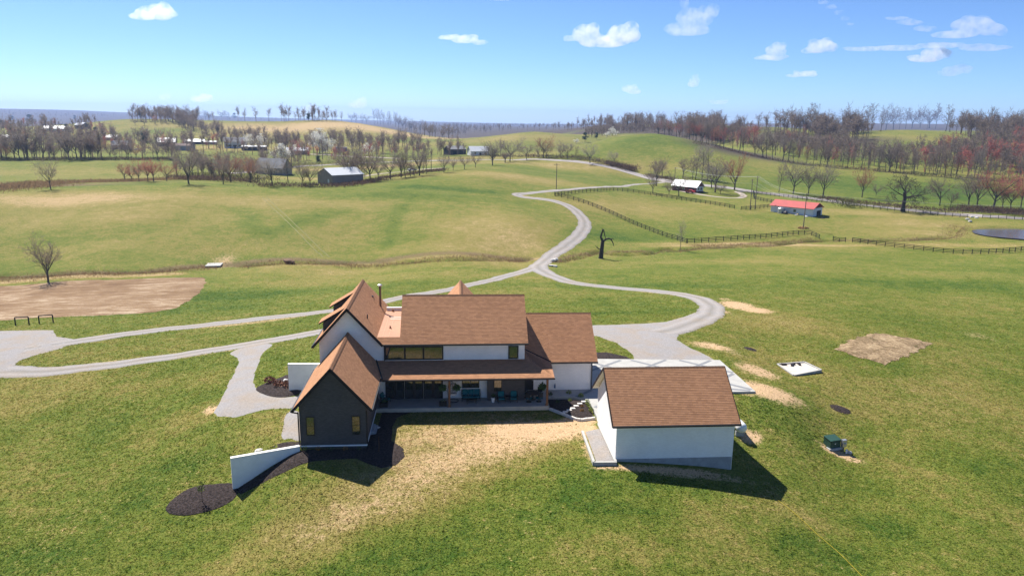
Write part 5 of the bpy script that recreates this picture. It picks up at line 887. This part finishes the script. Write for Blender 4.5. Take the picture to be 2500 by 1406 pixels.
ADJ = {'g': 'bare grey', 'n': 'bare brown', 'r': 'red budding', 'o': 'rust coloured budding', 'p': 'pale bare', 'w': 'white blossoming', 'e': 'dark evergreen'}
tr_r = random.Random(5); NTREE = [0]
def place_tree(q, hm, kind, label, group, parts=True, wid=None):
    col, sty = kind[0], {'s': 'slim', 'v': 'vase'}.get(kind[1:2], 'spread'); wid = wid or tr_r.uniform(.85, 1.15)
    t, c = LT[col][tr_r.randrange(2)] if col in 'we' else tree_mesh(sty, tr_r.randrange(3), col, q[1] > 520)
    o = thing({'w': 'blossom_tree', 'e': 'evergreen_tree'}.get(col, 'bare_tree'), label, 'tree', (q[0], q[1], q[2]-.1), tr_r.uniform(0, 6.28), group); o.scale = (hm*wid, hm*wid, hm)
    link('trunk', t, o); link('crown', c, o); NTREE[0] += 1; return o
def row(where, group, items, start):
    """items: (x, y of the foot, height in px, kind)"""
    W_ = cast([(x, y) for x, y, h, k in items]); n = 0; cnt = {}
    for (x, y, h, k), q in zip(items, W_):
        if np.isnan(q[0]): continue
        dist = float(np.array(q-[0, 0, HC]) @ AX[2]); hm = h*dist/FPX; a = ADJ[k[0]]; i = cnt.get(a, 0); cnt[a] = i+1
        place_tree(q, hm*(1.35 if k[0] == 'w' else 1.18 if q[1] < 385 else 1.06), k, f'{ORD(i)} {a} tree from {start}, {where}', group)
def along(pix, n, h, kinds, jit=3, hj=.2):
    p = spline(np.array(pix, float), 2); out = []
    for i in range(n):
        x, y = p[min(len(p)-1, int((i+.5+tr_r.uniform(-.35, .35))/n*len(p)))]; out.append((x+tr_r.uniform(-jit, jit), y+tr_r.uniform(-jit*.5, jit*.5), h*tr_r.uniform(1-hj, 1+hj), kinds[tr_r.randrange(len(kinds))]))
    return sorted(out)
q = G(118, 690); place_tree(q, 11.2, 'nv', 'lone leafless tree standing at the edge of the tilled garden', None, wid=1.0); q = G(124, 462); place_tree(q, 12.5, 'g', 'lone leafless tree at the top of the pasture near the brown reeds', None, wid=.75); q = G(1660, 611); place_tree(q, 9.0, 'ps', 'slender leafless tree beside the creek at the paddock corner', None, wid=.7)
cA = lambda L: [(x/3.906, 240+y/3.906, (y-t)/3.906, k) for x, y, t, k in L]; cB = lambda L: [(600+x/3.906, 240+y/3.906, (y-t)/3.906, k) for x, y, t, k in L]; cC = lambda L: [(1200+x/3.788, 240+y/3.788, (y-t)/3.788, k) for x, y, t, k in L]; cD = lambda L: [(1840+x/3.788, 240+y/3.788, (y-t)/3.788, k) for x, y, t, k in L]
row('far meadow tree line', 'tree line across the far meadow', cA([(20,575,300,'g'),(60,590,430,'o'),(145,590,290,'g'),(190,590,330,'n'),(260,588,250,'g'),(330,585,400,'n'),(410,580,280,'gv'),(470,585,420,'n'),(520,585,400,'n'),(660,588,280,'gv'),(735,578,300,'g'),(770,580,330,'n'),(812,578,290,'g'),(868,575,370,'ns'),(935,578,340,'o'),(1052,582,400,'n'),(1115,585,430,'ns'),(1225,585,390,'g'),(1300,580,420,'o'),(1362,580,400,'ns'),(1505,590,380,'g'),(1555,590,420,'ns'),(1640,590,400,'n'),(1700,600,430,'ns')]), 'the frame edge')
row('trees beside the brown reeds', 'trees beside the brown reeds', cA([(1185,792,610,'o'),(1255,795,640,'r'),(1328,795,620,'n'),(1410,795,590,'r'),(1465,795,580,'r'),(1590,790,610,'o'),(1800,818,480,'gv'),(1690,740,500,'ns'),(1835,760,480,'ns'),(1920,700,480,'ns'),(2040,780,560,'g'),(2130,820,560,'g'),(2200,800,540,'o'),(2260,700,480,'ns'),(2330,720,500,'ns'),(2395,800,560,'n'),(2460,800,580,'ns')]), 'the lone hilltop tree')
row('trees below the big tan house', 'trees below the big tan house', cB([(45,805,560,'o'),(95,805,600,'ns'),(255,838,560,'p'),(405,808,540,'ns'),(550,836,600,'n'),(612,838,600,'n'),(515,690,480,'ns')]), 'the reeds')
row('dirt lane row', 'tree row along the dirt lane', cB([(968,812,450,'nv'),(1000,805,440,'g'),(1045,808,520,'n'),(1140,795,640,'ns'),(1190,795,470,'n'),(1262,778,560,'g'),(1382,775,500,'g'),(1482,758,490,'nv'),(1522,755,520,'ns'),(1572,748,600,'n'),(1605,740,600,'n'),(1658,738,450,'gv'),(1690,725,560,'ns'),(1722,722,450,'gs'),(1890,708,540,'g'),(1978,692,560,'n'),(2085,678,540,'n'),(2190,662,520,'n'),(2352,642,390,'g'),(2475,615,490,'n')]), 'the brown metal barn')
row('road bend trees', 'trees at the road bend', cC([(10,622,380,'g'),(125,597,480,'n'),(170,587,350,'g'),(195,575,480,'ns'),(325,570,400,'n'),(430,553,420,'n'),(478,552,330,'o'),(505,552,400,'n'),(640,555,400,'n'),(702,560,385,'g'),(780,560,440,'ns'),(910,602,395,'p'),(985,600,540,'n'),(1135,606,475,'p')]), 'the twin gable house')
row('grove of the white-roofed house', 'grove round the white-roofed house', cC([(1492,880,680,'g'),(1525,812,560,'n'),(1580,720,540,'n'),(1640,892,780,'n'),(1732,905,690,'n'),(1768,740,545,'n'),(1858,752,560,'ns'),(1885,752,470,'ps'),(1945,752,460,'ps'),(2000,752,440,'ps'),(2035,830,600,'g'),(2068,872,560,'g'),(2118,888,780,'n'),(2245,848,530,'ov')]), 'the road bend')
row('far roadside trees', 'roadside trees beyond the shed', cD([(232,872,630,'ns'),(365,885,560,'g'),(502,900,650,'n'),(640,908,590,'g'),(1000,918,635,'o'),(1130,905,790,'n'),(1720,995,720,'n'),(1820,1002,850,'n'),(1985,990,690,'gv'),(2062,1015,690,'n'),(2212,1032,645,'r'),(2300,1020,760,'n'),(2372,1038,740,'o'),(2470,1010,680,'r')]), 'the twin poles')
row('front edge of hillside wood', 'front trees of the hillside wood', along([(1730,352),(1810,372),(1900,394),(1960,402),(2050,410),(2140,417),(2240,427),(2340,434),(2420,440),(2500,446)], 46, 62, ['ns','gs','ns','g','ns','gs','os','ns','n','gs','ns','g','gs','rs'], 4, .32), 'the green hill')
row('crest above the grassy knoll', 'crest trees above the grassy knoll', along([(1935,322),(2000,325),(2060,325),(2120,322),(2180,318),(2235,313),(2290,317),(2340,326),(2400,330),(2450,332),(2500,333)], 36, 54, ['gs','n','g','gs','ns','g','n'], 4, .35), 'the low green hump')
row('wood behind the green hill', 'trees behind the green hill', along([(1600,327),(1640,331),(1680,340),(1720,349),(1760,356)], 20, 46, ['g','gs','ns','r','ns','n','o'], 3, .3), 'the hilltop')
row('wood round the low green hump', 'trees over the low green hump', along([(1735,340),(1800,350),(1860,345),(1920,350),(1985,352)], 16, 36, ['os','rs','ns','ns','g','gs','n'], 4, .3), 'the green hill')
row('far wooded knoll', 'trees on the far wooded knoll', cA([(1260,200,130,'g'),(1310,195,80,'g'),(1345,190,75,'g'),(1380,195,90,'n'),(1425,200,100,'ns'),(1450,215,110,'o'),(1500,215,80,'gs'),(1530,215,90,'ns'),(1580,215,75,'g'),(1610,220,90,'gs'),(1650,225,85,'g'),(1690,235,110,'n'),(1730,235,100,'gs'),(1800,235,130,'n'),(1880,215,100,'g'),(1960,210,110,'g'),(2000,210,115,'n'),(2110,205,110,'g'),(2170,205,120,'n'),(2235,205,145,'e'),(1290,260,190,'n'),(1380,262,180,'n'),(1480,250,150,'o')]), 'the blue ridge')
row('far hillside hedge', 'hedge trees on the far hillside', cA([(1680,245,150,'n'),(1710,270,160,'n'),(1790,290,190,'ns'),(1850,310,200,'n'),(1920,330,220,'n'),(1970,345,230,'g'),(2040,350,240,'n'),(2120,370,240,'n'),(2270,400,270,'g'),(2430,400,260,'g'),(2060,380,320,'r'),(2140,385,320,'r')]), 'the wooded knoll')
row('crest of the straw coloured hill', 'trees on the straw coloured hill', cB([(600,218,150,'e'),(680,222,160,'n'),(730,222,130,'g'),(770,222,140,'n'),(825,224,120,'gs'),(860,224,115,'gs'),(915,226,130,'gs'),(1010,232,130,'g'),(1050,235,140,'n'),(1110,240,140,'g'),(1150,245,160,'n')]), 'the lone evergreen')
row('steep wood beside the straw coloured hill', 'steep wood beside the straw coloured hill', along([(910,303),(950,307),(990,316),(1030,330),(1060,336),(1095,338)], 22, 32, ['gs','ns','n','gs','g'], 2, .2), 'the crest')
row('valley of the blossom trees', 'valley trees by the blossoms', cB([(320,498,320,'g'),(400,480,350,'n'),(445,480,350,'n'),(510,520,380,'r'),(575,400,330,'o'),(600,545,415,'r'),(705,528,355,'w'),(760,535,430,'w'),(350,648,490,'w'),(1170,545,460,'w'),(45,480,380,'w'),(155,490,380,'w'),(740,480,320,'g'),(880,448,330,'g'),(820,430,350,'ns'),(930,450,350,'ns'),(975,455,350,'ns'),(1020,460,350,'ns'),(1075,465,340,'ns'),(1140,465,360,'n'),(1195,470,340,'ns'),(1290,460,350,'n'),(1390,470,360,'n'),(690,630,550,'e'),(840,600,540,'r')]), 'the tan house')
row('flank of the green hill', 'blossom trees low on the green hill', cC([(1068,362,325,'w'),(1120,350,288,'w'),(1150,345,312,'w'),(785,420,385,'w'),(865,405,320,'e'),(972,382,320,'e')]), 'the road bend')
row('village on the far slope', 'village trees on the far slope', cA([(290,250,160,'e'),(120,215,170,'e'),(215,240,180,'o'),(350,260,220,'r'),(490,240,180,'n'),(715,215,165,'e'),(740,235,200,'o'),(640,330,250,'e'),(915,365,280,'e'),(985,360,310,'e'),(30,270,215,'e'),(1380,470,330,'e'),(1380,420,275,'g'),(1540,390,270,'n')]), 'the frame edge')
# the great oak and the dead snag
q = G(2204, 517); ok = thing('oak_tree', 'huge dark spreading oak with crooked limbs standing in front of the road fence', 'tree', (q[0], q[1], q[2]-.1)); g = TG(99, 'spread'); g.T.tube([(0, 0, -.3), (-.1, 0, 2.5), (.15, .1, 5), (-.3, 0, 7)], [.85, .6, .52, .45], 9, False)
P = dict(lift=.5, bend=.3, taper=.5, lv=4, kids=(0, 8, 8, 6), ang=(.7, .8, .75, .6), len=(1, .5, .5, .55), rk=(.6, .5, .5, .6), tw=.075, **{'from': .5})
for (z, dx, dy, dz, L, r_) in ((3.8,-1,.1,.05,6.0,.21),(4.6,1,.2,.25,6.5,.23),(5.2,.9,-.4,.35,6,.2),(5.6,-.8,.3,.55,6,.2),(6.5,-.6,-.4,.8,5.0,.19),(6.8,.3,.4,1,5.0,.18),(7,-.3,.2,1,5.5,.2),(6.2,.8,.6,.6,6,.19),(3.6,.8,.2,.0,3.5,.15)): g.grow(Vector((0, 0, z)), Vector((dx, dy, dz)).normalized(), L, r_, 1, P)
t_, c_2 = g.meshes('oak', BARKD); c_2.materials.append(twig_mat('dark_oak_twigs', (.10, .08, .068), .4)); link('trunk', t_, ok); link('crown', c_2, ok); ok.scale = (1.18, 1.18, 1.08)
q = G(1467, 631); sg = thing('dead_tree_snag', 'broken dead tree trunk with two crooked limbs beside the creek', 'tree', (q[0], q[1], q[2]-.1)); T = MB().tube([(0, 0, -.3), (.0, 0, .5), (.1, 0, 2), (.25, 0, 4.0), (.35, 0, 4.9)], [.8, .58, .5, .45, .42], 10).build('trunk', BARKD, sg)
for pts, rr in (([(.25, 0, 4.6), (-.25, .1, 5.6), (-.1, 0, 6.4), (.15, 0, 7.2), (.0, 0, 7.7)], [.34, .26, .24, .18, .08]), ([(.1, 0, 7.0), (.45, 0, 7.6), (.5, 0, 7.1), (.6, .1, 6.6), (.9, 0, 5.6), (1.0, 0, 5.0)], [.16, .14, .14, .12, .1, .05]), ([(.4, 0, 4.5), (1.1, .1, 5.0), (1.9, .1, 5.2), (2.5, 0, 4.9), (3.0, 0, 4.0), (3.2, 0, 3.2)], [.3, .24, .2, .16, .12, .05]), ([(2.3, 0, 5.0), (2.8, -.2, 5.3), (3.2, -.3, 4.8)], [.12, .08, .04]), ([(-.1, 0, 2.4), (-.7, -.1, 2.6), (-1.1, -.1, 3.2)], [.16, .1, .04]), ([(-.7, -.1, 2.6), (-1.2, .1, 2.9), (-1.5, .1, 3.6)], [.1, .07, .03])): MB().tube(pts, rr, 7).build('broken_limb', BARKD, sg)
print('individual trees', NTREE[0])
# ------------------------------------------------------------------ woods that read as one mass, hedges and undergrowth
def low_tree(seed, wide=.26):
    g = np.random.default_rng(seed); V, F_ = [], []
    def tri(p, q, w_): a = np.cross(q-p, g.normal(size=3)); a = a/np.linalg.norm(a)*w_/2; i = len(V); V.extend([p-a, p+a, q]); F_.append((i, i+1, i+2))
    o = np.zeros(3); up = np.array([g.normal()*.04, g.normal()*.04, .9]); tri(o, up, .035); tri(o, up, .035)
    for k in range(13):
        t = g.uniform(.25, .75); b = up*t; az = g.uniform(0, 6.28); e = b+np.array([math.cos(az)*wide*g.uniform(.5, 1.1), math.sin(az)*wide*g.uniform(.5, 1.1), g.uniform(.15, .42)]); e[2] = min(e[2], 1); tri(b, e, .016)
        for j in range(11): s_ = b+(e-b)*g.uniform(.25, 1); tri(s_, s_+g.normal(size=3)*np.array([.1, .1, .09])+np.array([0, 0, .04]), .016)
    return np.array(V), np.array(F_)
LOW = [low_tree(i, .13+.045*(i % 3)) for i in range(8)]; wg = np.random.default_rng(8)
def wood_mass(name, label, groups, m_):
    Vs, Fs, n = [], [], 0
    for poly, cnt, hgt in groups:
        poly = np.array(poly, float); x0, y0 = poly.min(0); x1, y1 = poly.max(0); pts = []
        while len(pts) < cnt:
            x, y = wg.uniform(x0, x1), wg.uniform(y0, y1)
            if inside((x, y), [tuple(p) for p in poly]): pts.append((x, y))
        W_ = cast(pts)
        for q in W_[~np.isnan(W_[:, 0])]:
            V, F_ = LOW[wg.integers(8)]; h = hgt*wg.uniform(.55, 1.3); a = wg.uniform(0, 6.28); w_ = V*h; Vs.append(np.stack([w_[:, 0]*math.cos(a)-w_[:, 1]*math.sin(a)+q[0], w_[:, 0]*math.sin(a)+w_[:, 1]*math.cos(a)+q[1], w_[:, 2]+q[2]], -1)); Fs.append(F_+n); n += len(V)
    me = fast_mesh(name, np.vstack(Vs), np.vstack(Fs), 3); me.materials.append(m_); return tag(link(name, me), label, kind='stuff')
RW = [(1690,342),(1800,362),(1900,385),(2050,404),(2240,422),(2500,442),(2500,345),(2400,350),(2290,375),(2200,392),(2120,385),(2080,360),(1980,352),(1850,362)]
wood_mass('woodland', 'brown leafless wood filling the hillside beyond the road', [(RW, 300, 14), ([(1850,318),(1950,322),(2140,322),(2110,345),(2020,352),(1920,330)], 130, 17), ([(2310,322),(2500,332),(2500,352),(2390,345)], 110, 18), ([(1620,318),(1700,330),(1840,322),(1760,350)], 70, 15)], TCOL['n'])
wood_mass('woodland', 'reddish budding crowns scattered through the hillside wood', [(RW, 34, 13), ([(1700,336),(1850,350),(1850,366),(1740,352)], 30, 13), ([(2300,395),(2500,370),(2500,420),(2350,420)], 40, 14)], TCOL['r'])
wood_mass('woodland', 'grey leafless wood down the shoulder of the straw coloured hill', [([(900,300),(960,300),(1060,312),(1125,332),(1060,335),(1000,318)], 130, 14), ([(960,296),(1120,306),(1120,322),(1030,312)], 80, 15)], TCOL['g'])
wood_mass('woodland', 'far brown woodland on the low ridges toward the horizon', [([(1090,310),(1620,300),(1620,322),(1500,322),(1330,318),(1200,324),(1110,334)], 420, 16), ([(1430,322),(1520,313),(1640,311),(1640,326),(1520,327),(1430,338)], 330, 9), ([(1650,312),(1760,312),(1750,340),(1660,332)], 130, 16), ([(0,276),(310,284),(620,291),(900,296),(620,298),(310,290),(0,284)], 240, 18), ([(1100,304),(1450,307),(1450,312),(1100,312)], 160, 18)], TCOL['n'])
wood_mass('woodland', 'grey brown trees scattered among the houses of the far valley', [([(0,300),(230,318),(330,350),(560,352),(700,362),(1000,362),(980,375),(700,385),(300,372),(0,360)], 240, 14), ([(0,380),(430,384),(430,392),(0,392)], 60, 14), ([(310,284),(480,298),(480,308),(320,296)], 110, 16), ([(430,300),(520,325),(560,340),(450,318)], 60, 13), ([(560,338),(700,350),(860,352),(1040,352),(1040,366),(700,366),(560,352)], 90, 13), ([(0,285),(200,298),(240,310),(0,318)], 90, 12), ([(640,395),(1080,375),(1240,380),(1100,388),(820,395),(640,420)], 60, 11), ([(420,420),(640,425),(620,445),(430,438)], 40, 10)], TCOL['n'])
wood_mass('woodland', 'red budding trees scattered among the houses of the far valley', [([(0,300),(230,318),(330,350),(560,352),(700,362),(300,372),(0,360)], 50, 10), ([(640,395),(1080,375),(820,395)], 20, 9)], TCOL['r'])
def brush(name, label, strokes, m_, size=.35):
    Vs, Fs, n = [], [], 0
    for pix, cnt, wd, hh in strokes:
        ln = spline(cast(pix)[:, :2], 1.5); k = wg.integers(0, len(ln), cnt); P = ln[k]+wg.normal(size=(cnt, 2))*wd; Z = hfun(P[:, 0], P[:, 1])
        c = np.c_[P, Z+wg.uniform(0, hh*.8, cnt)]; a = wg.normal(size=(cnt, 3)); a[:, 2] = np.abs(a[:, 2])+.6; a /= np.linalg.norm(a, axis=1)[:, None]; b = np.cross(a, wg.normal(size=(cnt, 3))); b /= np.linalg.norm(b, axis=1)[:, None]; s_ = size*wg.uniform(.6, 1.5, (cnt, 1))
        Vs.append(np.stack([c-b*s_*.16, c+b*s_*.16, c+a*s_*2.0], 1).reshape(-1, 3)); Fs.append(np.arange(3*cnt).reshape(-1, 3)+n); n += 3*cnt
    me = fast_mesh(name, np.vstack(Vs), np.vstack(Fs), 3); me.materials.append(m_); return tag(link(name, me), label, kind='stuff')
UB = twig_mat('brown_brush', (.115, .075, .055), .4, .3, .6); UG = twig_mat('olive_brush', (.10, .10, .035), .4, .3, .6); UT = twig_mat('tan_reeds', (.25, .165, .09), .4, .3, .6)
brush('undergrowth', 'brown brush along the banks of the country road', [([(1290,384),(1380,386),(1440,392),(1500,402),(1550,414)], 3200, 2.6, 1.8), ([(1485,404),(1545,418)], 2500, 1.6, 2.6), ([(1580,430),(1640,440)], 900, 1.2, 1.2), ([(2010,487),(2080,494),(2180,506),(2300,516),(2500,526)], 2600, 2.0, 1.1), ([(2350,515),(2500,524)], 2500, 2.5, 2.4), ([(930,437),(1000,428),(1080,418)], 1600, 1.6, 1.0), ([(640,455),(730,456),(860,454),(920,442)], 2600, 2.5, 1.2), ([(440,438),(520,442),(620,446)], 3000, 4, 2.0), ([(0,391),(150,391),(300,391),(420,390)], 3200, 2.5, 1.6), ([(1700,352),(1800,373),(1900,394),(2050,410),(2240,428),(2500,447)], 3600, 2.5, 1.4), ([(430,292),(480,315),(520,330)], 1500, 4, 3)], UB, .5)
brush('undergrowth', 'olive green brush under the meadow tree line', [([(0,392),(200,391),(420,391)], 2200, 2.0, 1.5), ([(470,430),(560,434),(640,440)], 1800, 5, 1.6), ([(640,410),(800,402),(900,400)], 1500, 3, 1.8), ([(2060,505),(2090,508)], 500, 2, 3), ([(1180,380),(1240,384),(1280,384)], 900, 2, 1.2)], UG, .5)
brush('reeds', 'tan and brown dead reeds in the wet hollow behind the pasture', [([(-40,458),(60,452),(180,447),(330,443),(420,440)], 9000, 6, .8), ([(-60,465),(0,464),(120,456)], 4000, 5, .8)], UT, .4)
brush('creek_grass', 'dry tan grass on the creek banks', [([(-60,680),(150,672),(300,668),(420,660),(520,652)], 4200, 1.6, .25), ([(600,650),(800,645),(1000,642),(1280,636)], 4600, 1.5, .25), ([(1360,640),(1450,620),(1600,616),(1700,608)], 2600, 1.2, .22), ([(1700,602),(1850,597),(1990,586)], 2600, 1.4, .2), ([(2100,590),(2310,582),(2345,552)], 2600, 2.0, .25)], UT, .22)
# ------------------------------------------------------------------ clouds: small fair weather cumulus far beyond the hills
CLM = bpy.data.materials.new('cloud_vapour'); CLM.use_nodes = True; t = NT(CLM.node_tree); t.n.remove(t.n['Principled BSDF'])
pv = t.add('ShaderNodeVolumePrincipled'); t.put(pv.inputs['Color'], (.99, .99, 1.0)); pv.inputs['Anisotropy'].default_value = .45; t.l.new(pv.outputs[0], t.n['Material Output'].inputs['Volume'])
cn = t.noise(t.add('ShaderNodeTexCoord').outputs['Object'], .0075, 4, .6); dn = t.math('MULTIPLY', t.map(cn, .36, .62, .05, 1.0, True), .0048); dn.node.name = 'density'; t.put(pv.inputs['Density'], dn)
CLW = CLM.copy(); CLW.name = 'thin_cloud_vapour'; CLW.node_tree.nodes['density'].inputs[1].default_value = .0019
# puffs: (x, y, half width, half height) as seen from the drone, one list for each cloud
CLOUDS = [('bright white cumulus cloud alone on the far side of the sky', 0, [(378,34,44,15),(392,22,28,13),(350,42,32,9)]), ('flat white cloud above the far hills, alone in mid sky', 0, [(1100,92,28,8),(1135,97,34,11),(1170,105,20,7)]),
  ('largest bright double cumulus cloud', 0, [(1430,80,34,24),(1520,85,40,26),(1480,102,56,18),(1402,94,24,9)]), ('hazy cloud with a trail reaching the frame top', 1, [(1690,45,42,24),(1730,32,26,20),(1685,75,52,16),(1645,72,28,10),(1672,8,12,16)]),
  ('small domed cloud with a hazy skirt', 0, [(1893,122,26,18),(1880,142,36,7)]), ('small square bright cloud', 0, [(2005,112,34,18),(1990,122,30,11)]), ('low wide faint cloud below the square one', 0, [(1965,181,30,9),(1938,186,18,5)]), ('tiny upright faint cloud', 0, [(1695,196,13,14),(1692,206,15,9)]),
  ('faint round cloud low over the green hill', 0, [(1536,217,20,12),(1548,224,18,9)]), ('bright cloud with a peak', 0, [(2285,130,38,17),(2258,145,42,10)]), ('soft cloud tucked under the peaked one', 1, [(2335,170,36,14),(2318,180,30,9)]), ('wide hazy cloud high in the sky', 1, [(2375,62,56,24),(2415,72,40,20),(2330,85,60,11)]),
  ('thin pale streak of cloud slanting down', 2, [(2010,6,14,6),(2030,18,13,6),(2048,32,12,7),(2062,46,11,7),(2078,60,11,4)]), ('faint wisp beside the wide hazy cloud', 2, [(2190,46,28,5),(2225,56,30,8),(2255,70,26,9)]), ('long thin level wisp', 2, [(2110,120,50,7),(2190,118,60,8),(2290,112,60,8),(2400,118,60,9)]),
  ('sliver of cloud at the frame top', 1, [(1218,-3,34,5)]), ('low pale cloud over the wooded hill', 0, [(492,242,26,10),(500,235,14,8)]), ('very faint low cloud over the wooded hill', 1, [(402,237,16,9)]), ('low pale cloud left of the brighter low one', 0, [(757,263,20,9)]), ('low bright cloud over the straw coloured hill', 0, [(873,256,22,12),(882,246,14,9)]), ('faint low cloud over the red woods', 1, [(1755,250,24,7)])]
for lab, thin, pf in CLOUDS:
    bm = bmesh.new(); g = random.Random(pf[0][0]); D = 12000.0; c0 = Vector(aty(*pf[0][:2], D))
    for px, py, rx, ry in pf:
        c = Vector(aty(px, py, D)); sx, sz = rx/FPX*D, ry/FPX*D
        bits = [(0, 0, 0, 1.0)]+[(g.uniform(-.75, .75), g.uniform(-.5, .5), g.uniform(-.35, .6), g.uniform(.3, .55)) for _ in range(9)]
        for u, v_, w_, s_ in bits:
            m_ = Matrix.Translation(c-c0+Vector((u*sx, v_*sx*.6, w_*sz)))@Matrix.Diagonal((sx*s_, sx*s_*.75, sz*(s_*1.25 if s_ < 1 else .8), 1)); bmesh.ops.create_icosphere(bm, subdivisions=2, radius=1, matrix=m_)
    me = bpy.data.meshes.new('cloud'); bm.to_mesh(me); bm.free(); me.materials.append(CLM if thin == 0 else CLW)
    o = link('cloud', me); o.location = c0; tag(o, lab, 'cloud', 'small clouds in the sky'); md = o.modifiers.new('blend', 'REMESH'); md.mode = 'VOXEL'; md.voxel_size = max(5, max(p[3] for p in pf)/FPX*D/9)
    sm = o.modifiers.new('soften', 'SMOOTH'); sm.factor = .5; sm.iterations = 6
# ------------------------------------------------------------------ haze: the thin air over the whole landscape
hzm = bpy.data.materials.new('thin_haze'); hzm.use_nodes = True; t = NT(hzm.node_tree); t.n.remove(t.n['Principled BSDF'])
pv = t.add('ShaderNodeVolumePrincipled'); t.put(pv.inputs['Color'], (.38, .54, .92)); pv.inputs['Density'].default_value = 1.05e-4; pv.inputs['Anisotropy'].default_value = .2; t.l.new(pv.outputs[0], t.n['Material Output'].inputs['Volume'])
hb = MB().box(XS[0]-60, XS[-1]+60, YS[0]-60, YS[-1]+60, float(gz.min())-1.5, max(72.0, float(gz.max())+28)).build('haze', hzm); tag(hb, 'thin pale haze over the far hills', kind='stuff')
print('ground z', gz.min(), gz.max())
# ------------------------------------------------------------------ lawn blades round the house: short tufts, thinning out with distance
gg = np.random.default_rng(21)
N_ = 520000; ly = np.exp(gg.uniform(math.log(30), math.log(175), N_)); T_ = np.stack([gg.uniform(-.84, .97, N_)*ly, ly], -1); X_, Y_ = T_[:, 0], T_[:, 1]; keep = gg.uniform(0, 1, N_) > np.clip((Y_-100)/75, 0, 1)
keep &= ~((X_ > -13.3) & (X_ < 14.3) & (Y_ > 67.3) & (Y_ < 84)) & ~((X_ > -13.3) & (X_ < -7.5) & (Y_ > 59.4) & (Y_ < 70)) & ~((X_ > 11.4) & (X_ < 23.5) & (Y_ > 55.6) & (Y_ < 64.6))
def in_poly(P, b):
    r_ = np.zeros(len(P), bool)
    for (ax, ay), (bx, by) in zip(b, np.roll(b, -1, 0)): r_ ^= ((ay > P[:, 1]) != (by > P[:, 1])) & (P[:, 0] < (bx-ax)*(P[:, 1]-ay)/((by-ay) if by != ay else 1e-9)+ax)
    return r_
for kind, ln, wd in PAVED+[('poly', np.array(AP), 0)]:
    k = np.where(keep & (X_ > ln[:, 0].min()-3) & (X_ < ln[:, 0].max()+3) & (Y_ > ln[:, 1].min()-3) & (Y_ < ln[:, 1].max()+3))[0]
    if not len(k): continue
    keep[k] &= ~(in_poly(T_[k], ln) if kind == 'poly' else seg_dist(X_[k], Y_[k], ln) < wd)
def samp(arr, X, Y):                                                        # bilinear read of a ground attribute
    i = np.clip(np.searchsorted(XS, X)-1, 0, nx-2); j = np.clip(np.searchsorted(YS, Y)-1, 0, ny-2); u = (X-XS[i])/(XS[i+1]-XS[i]); v = (Y-YS[j])/(YS[j+1]-YS[j]); A = arr.reshape(ny, nx)
    return (A[j, i]*(1-u)+A[j, i+1]*u)*(1-v)+(A[j+1, i]*(1-u)+A[j+1, i+1]*u)*v
sl2 = samp(soil, X_, Y_); keep &= gg.uniform(0, 1, len(X_)) > np.clip(sl2*1.9-.3, 0, .97); T_ = T_[keep]; X_, Y_ = T_[:, 0], T_[:, 1]; Z_ = samp(gz, X_, Y_); n = len(X_)
sz = np.clip(Y_/52, .8, 3)*gg.uniform(.6, 1.5, n)**1.2; V = np.empty((n, 2, 3, 3), np.float32)
for k in range(2):
    az = gg.uniform(0, 6.283, n); wd = .048*np.minimum(sz, 2)*gg.uniform(.7, 1.3, n); hh = .032*np.minimum(sz, 1.6)*gg.uniform(.5, 1.5, n); le = gg.normal(size=(n, 2))*.085*sz[:, None]; b = np.stack([np.cos(az), np.sin(az)], -1)*wd[:, None]
    V[:, k, 0] = np.c_[T_-b, Z_-.01]; V[:, k, 1] = np.c_[T_+b, Z_-.01]; V[:, k, 2] = np.c_[T_+le, Z_+hh]
me = fast_mesh('lawn_grass', V.reshape(-1, 3), np.arange(6*n).reshape(-1, 3), 3)
for nm, ar in (('dry', dry), ('soil', soil), ('lush', lush), ('wood', wood), ('reed', reed)): me.attributes.new(nm, 'FLOAT', 'POINT').data.foreach_set('value', np.repeat(samp(ar, X_, Y_), 6).astype(np.float32)*(0 if nm == 'soil' else 1))
me.attributes.new('shade', 'FLOAT', 'POINT').data.foreach_set('value', np.repeat(gg.uniform(.95, 1.95, n), 6).astype(np.float32)); me.materials.append(blade_mat())
tag(link('lawn_grass', me), 'short tufted lawn grass round the house', kind='stuff'); print('tufts', n)
# ------------------------------------------------------------------ renderer
scene.cycles.max_bounces = 8; scene.cycles.diffuse_bounces = 5; scene.cycles.glossy_bounces = 3; scene.cycles.transparent_max_bounces = 4; scene.cycles.volume_bounces = 2
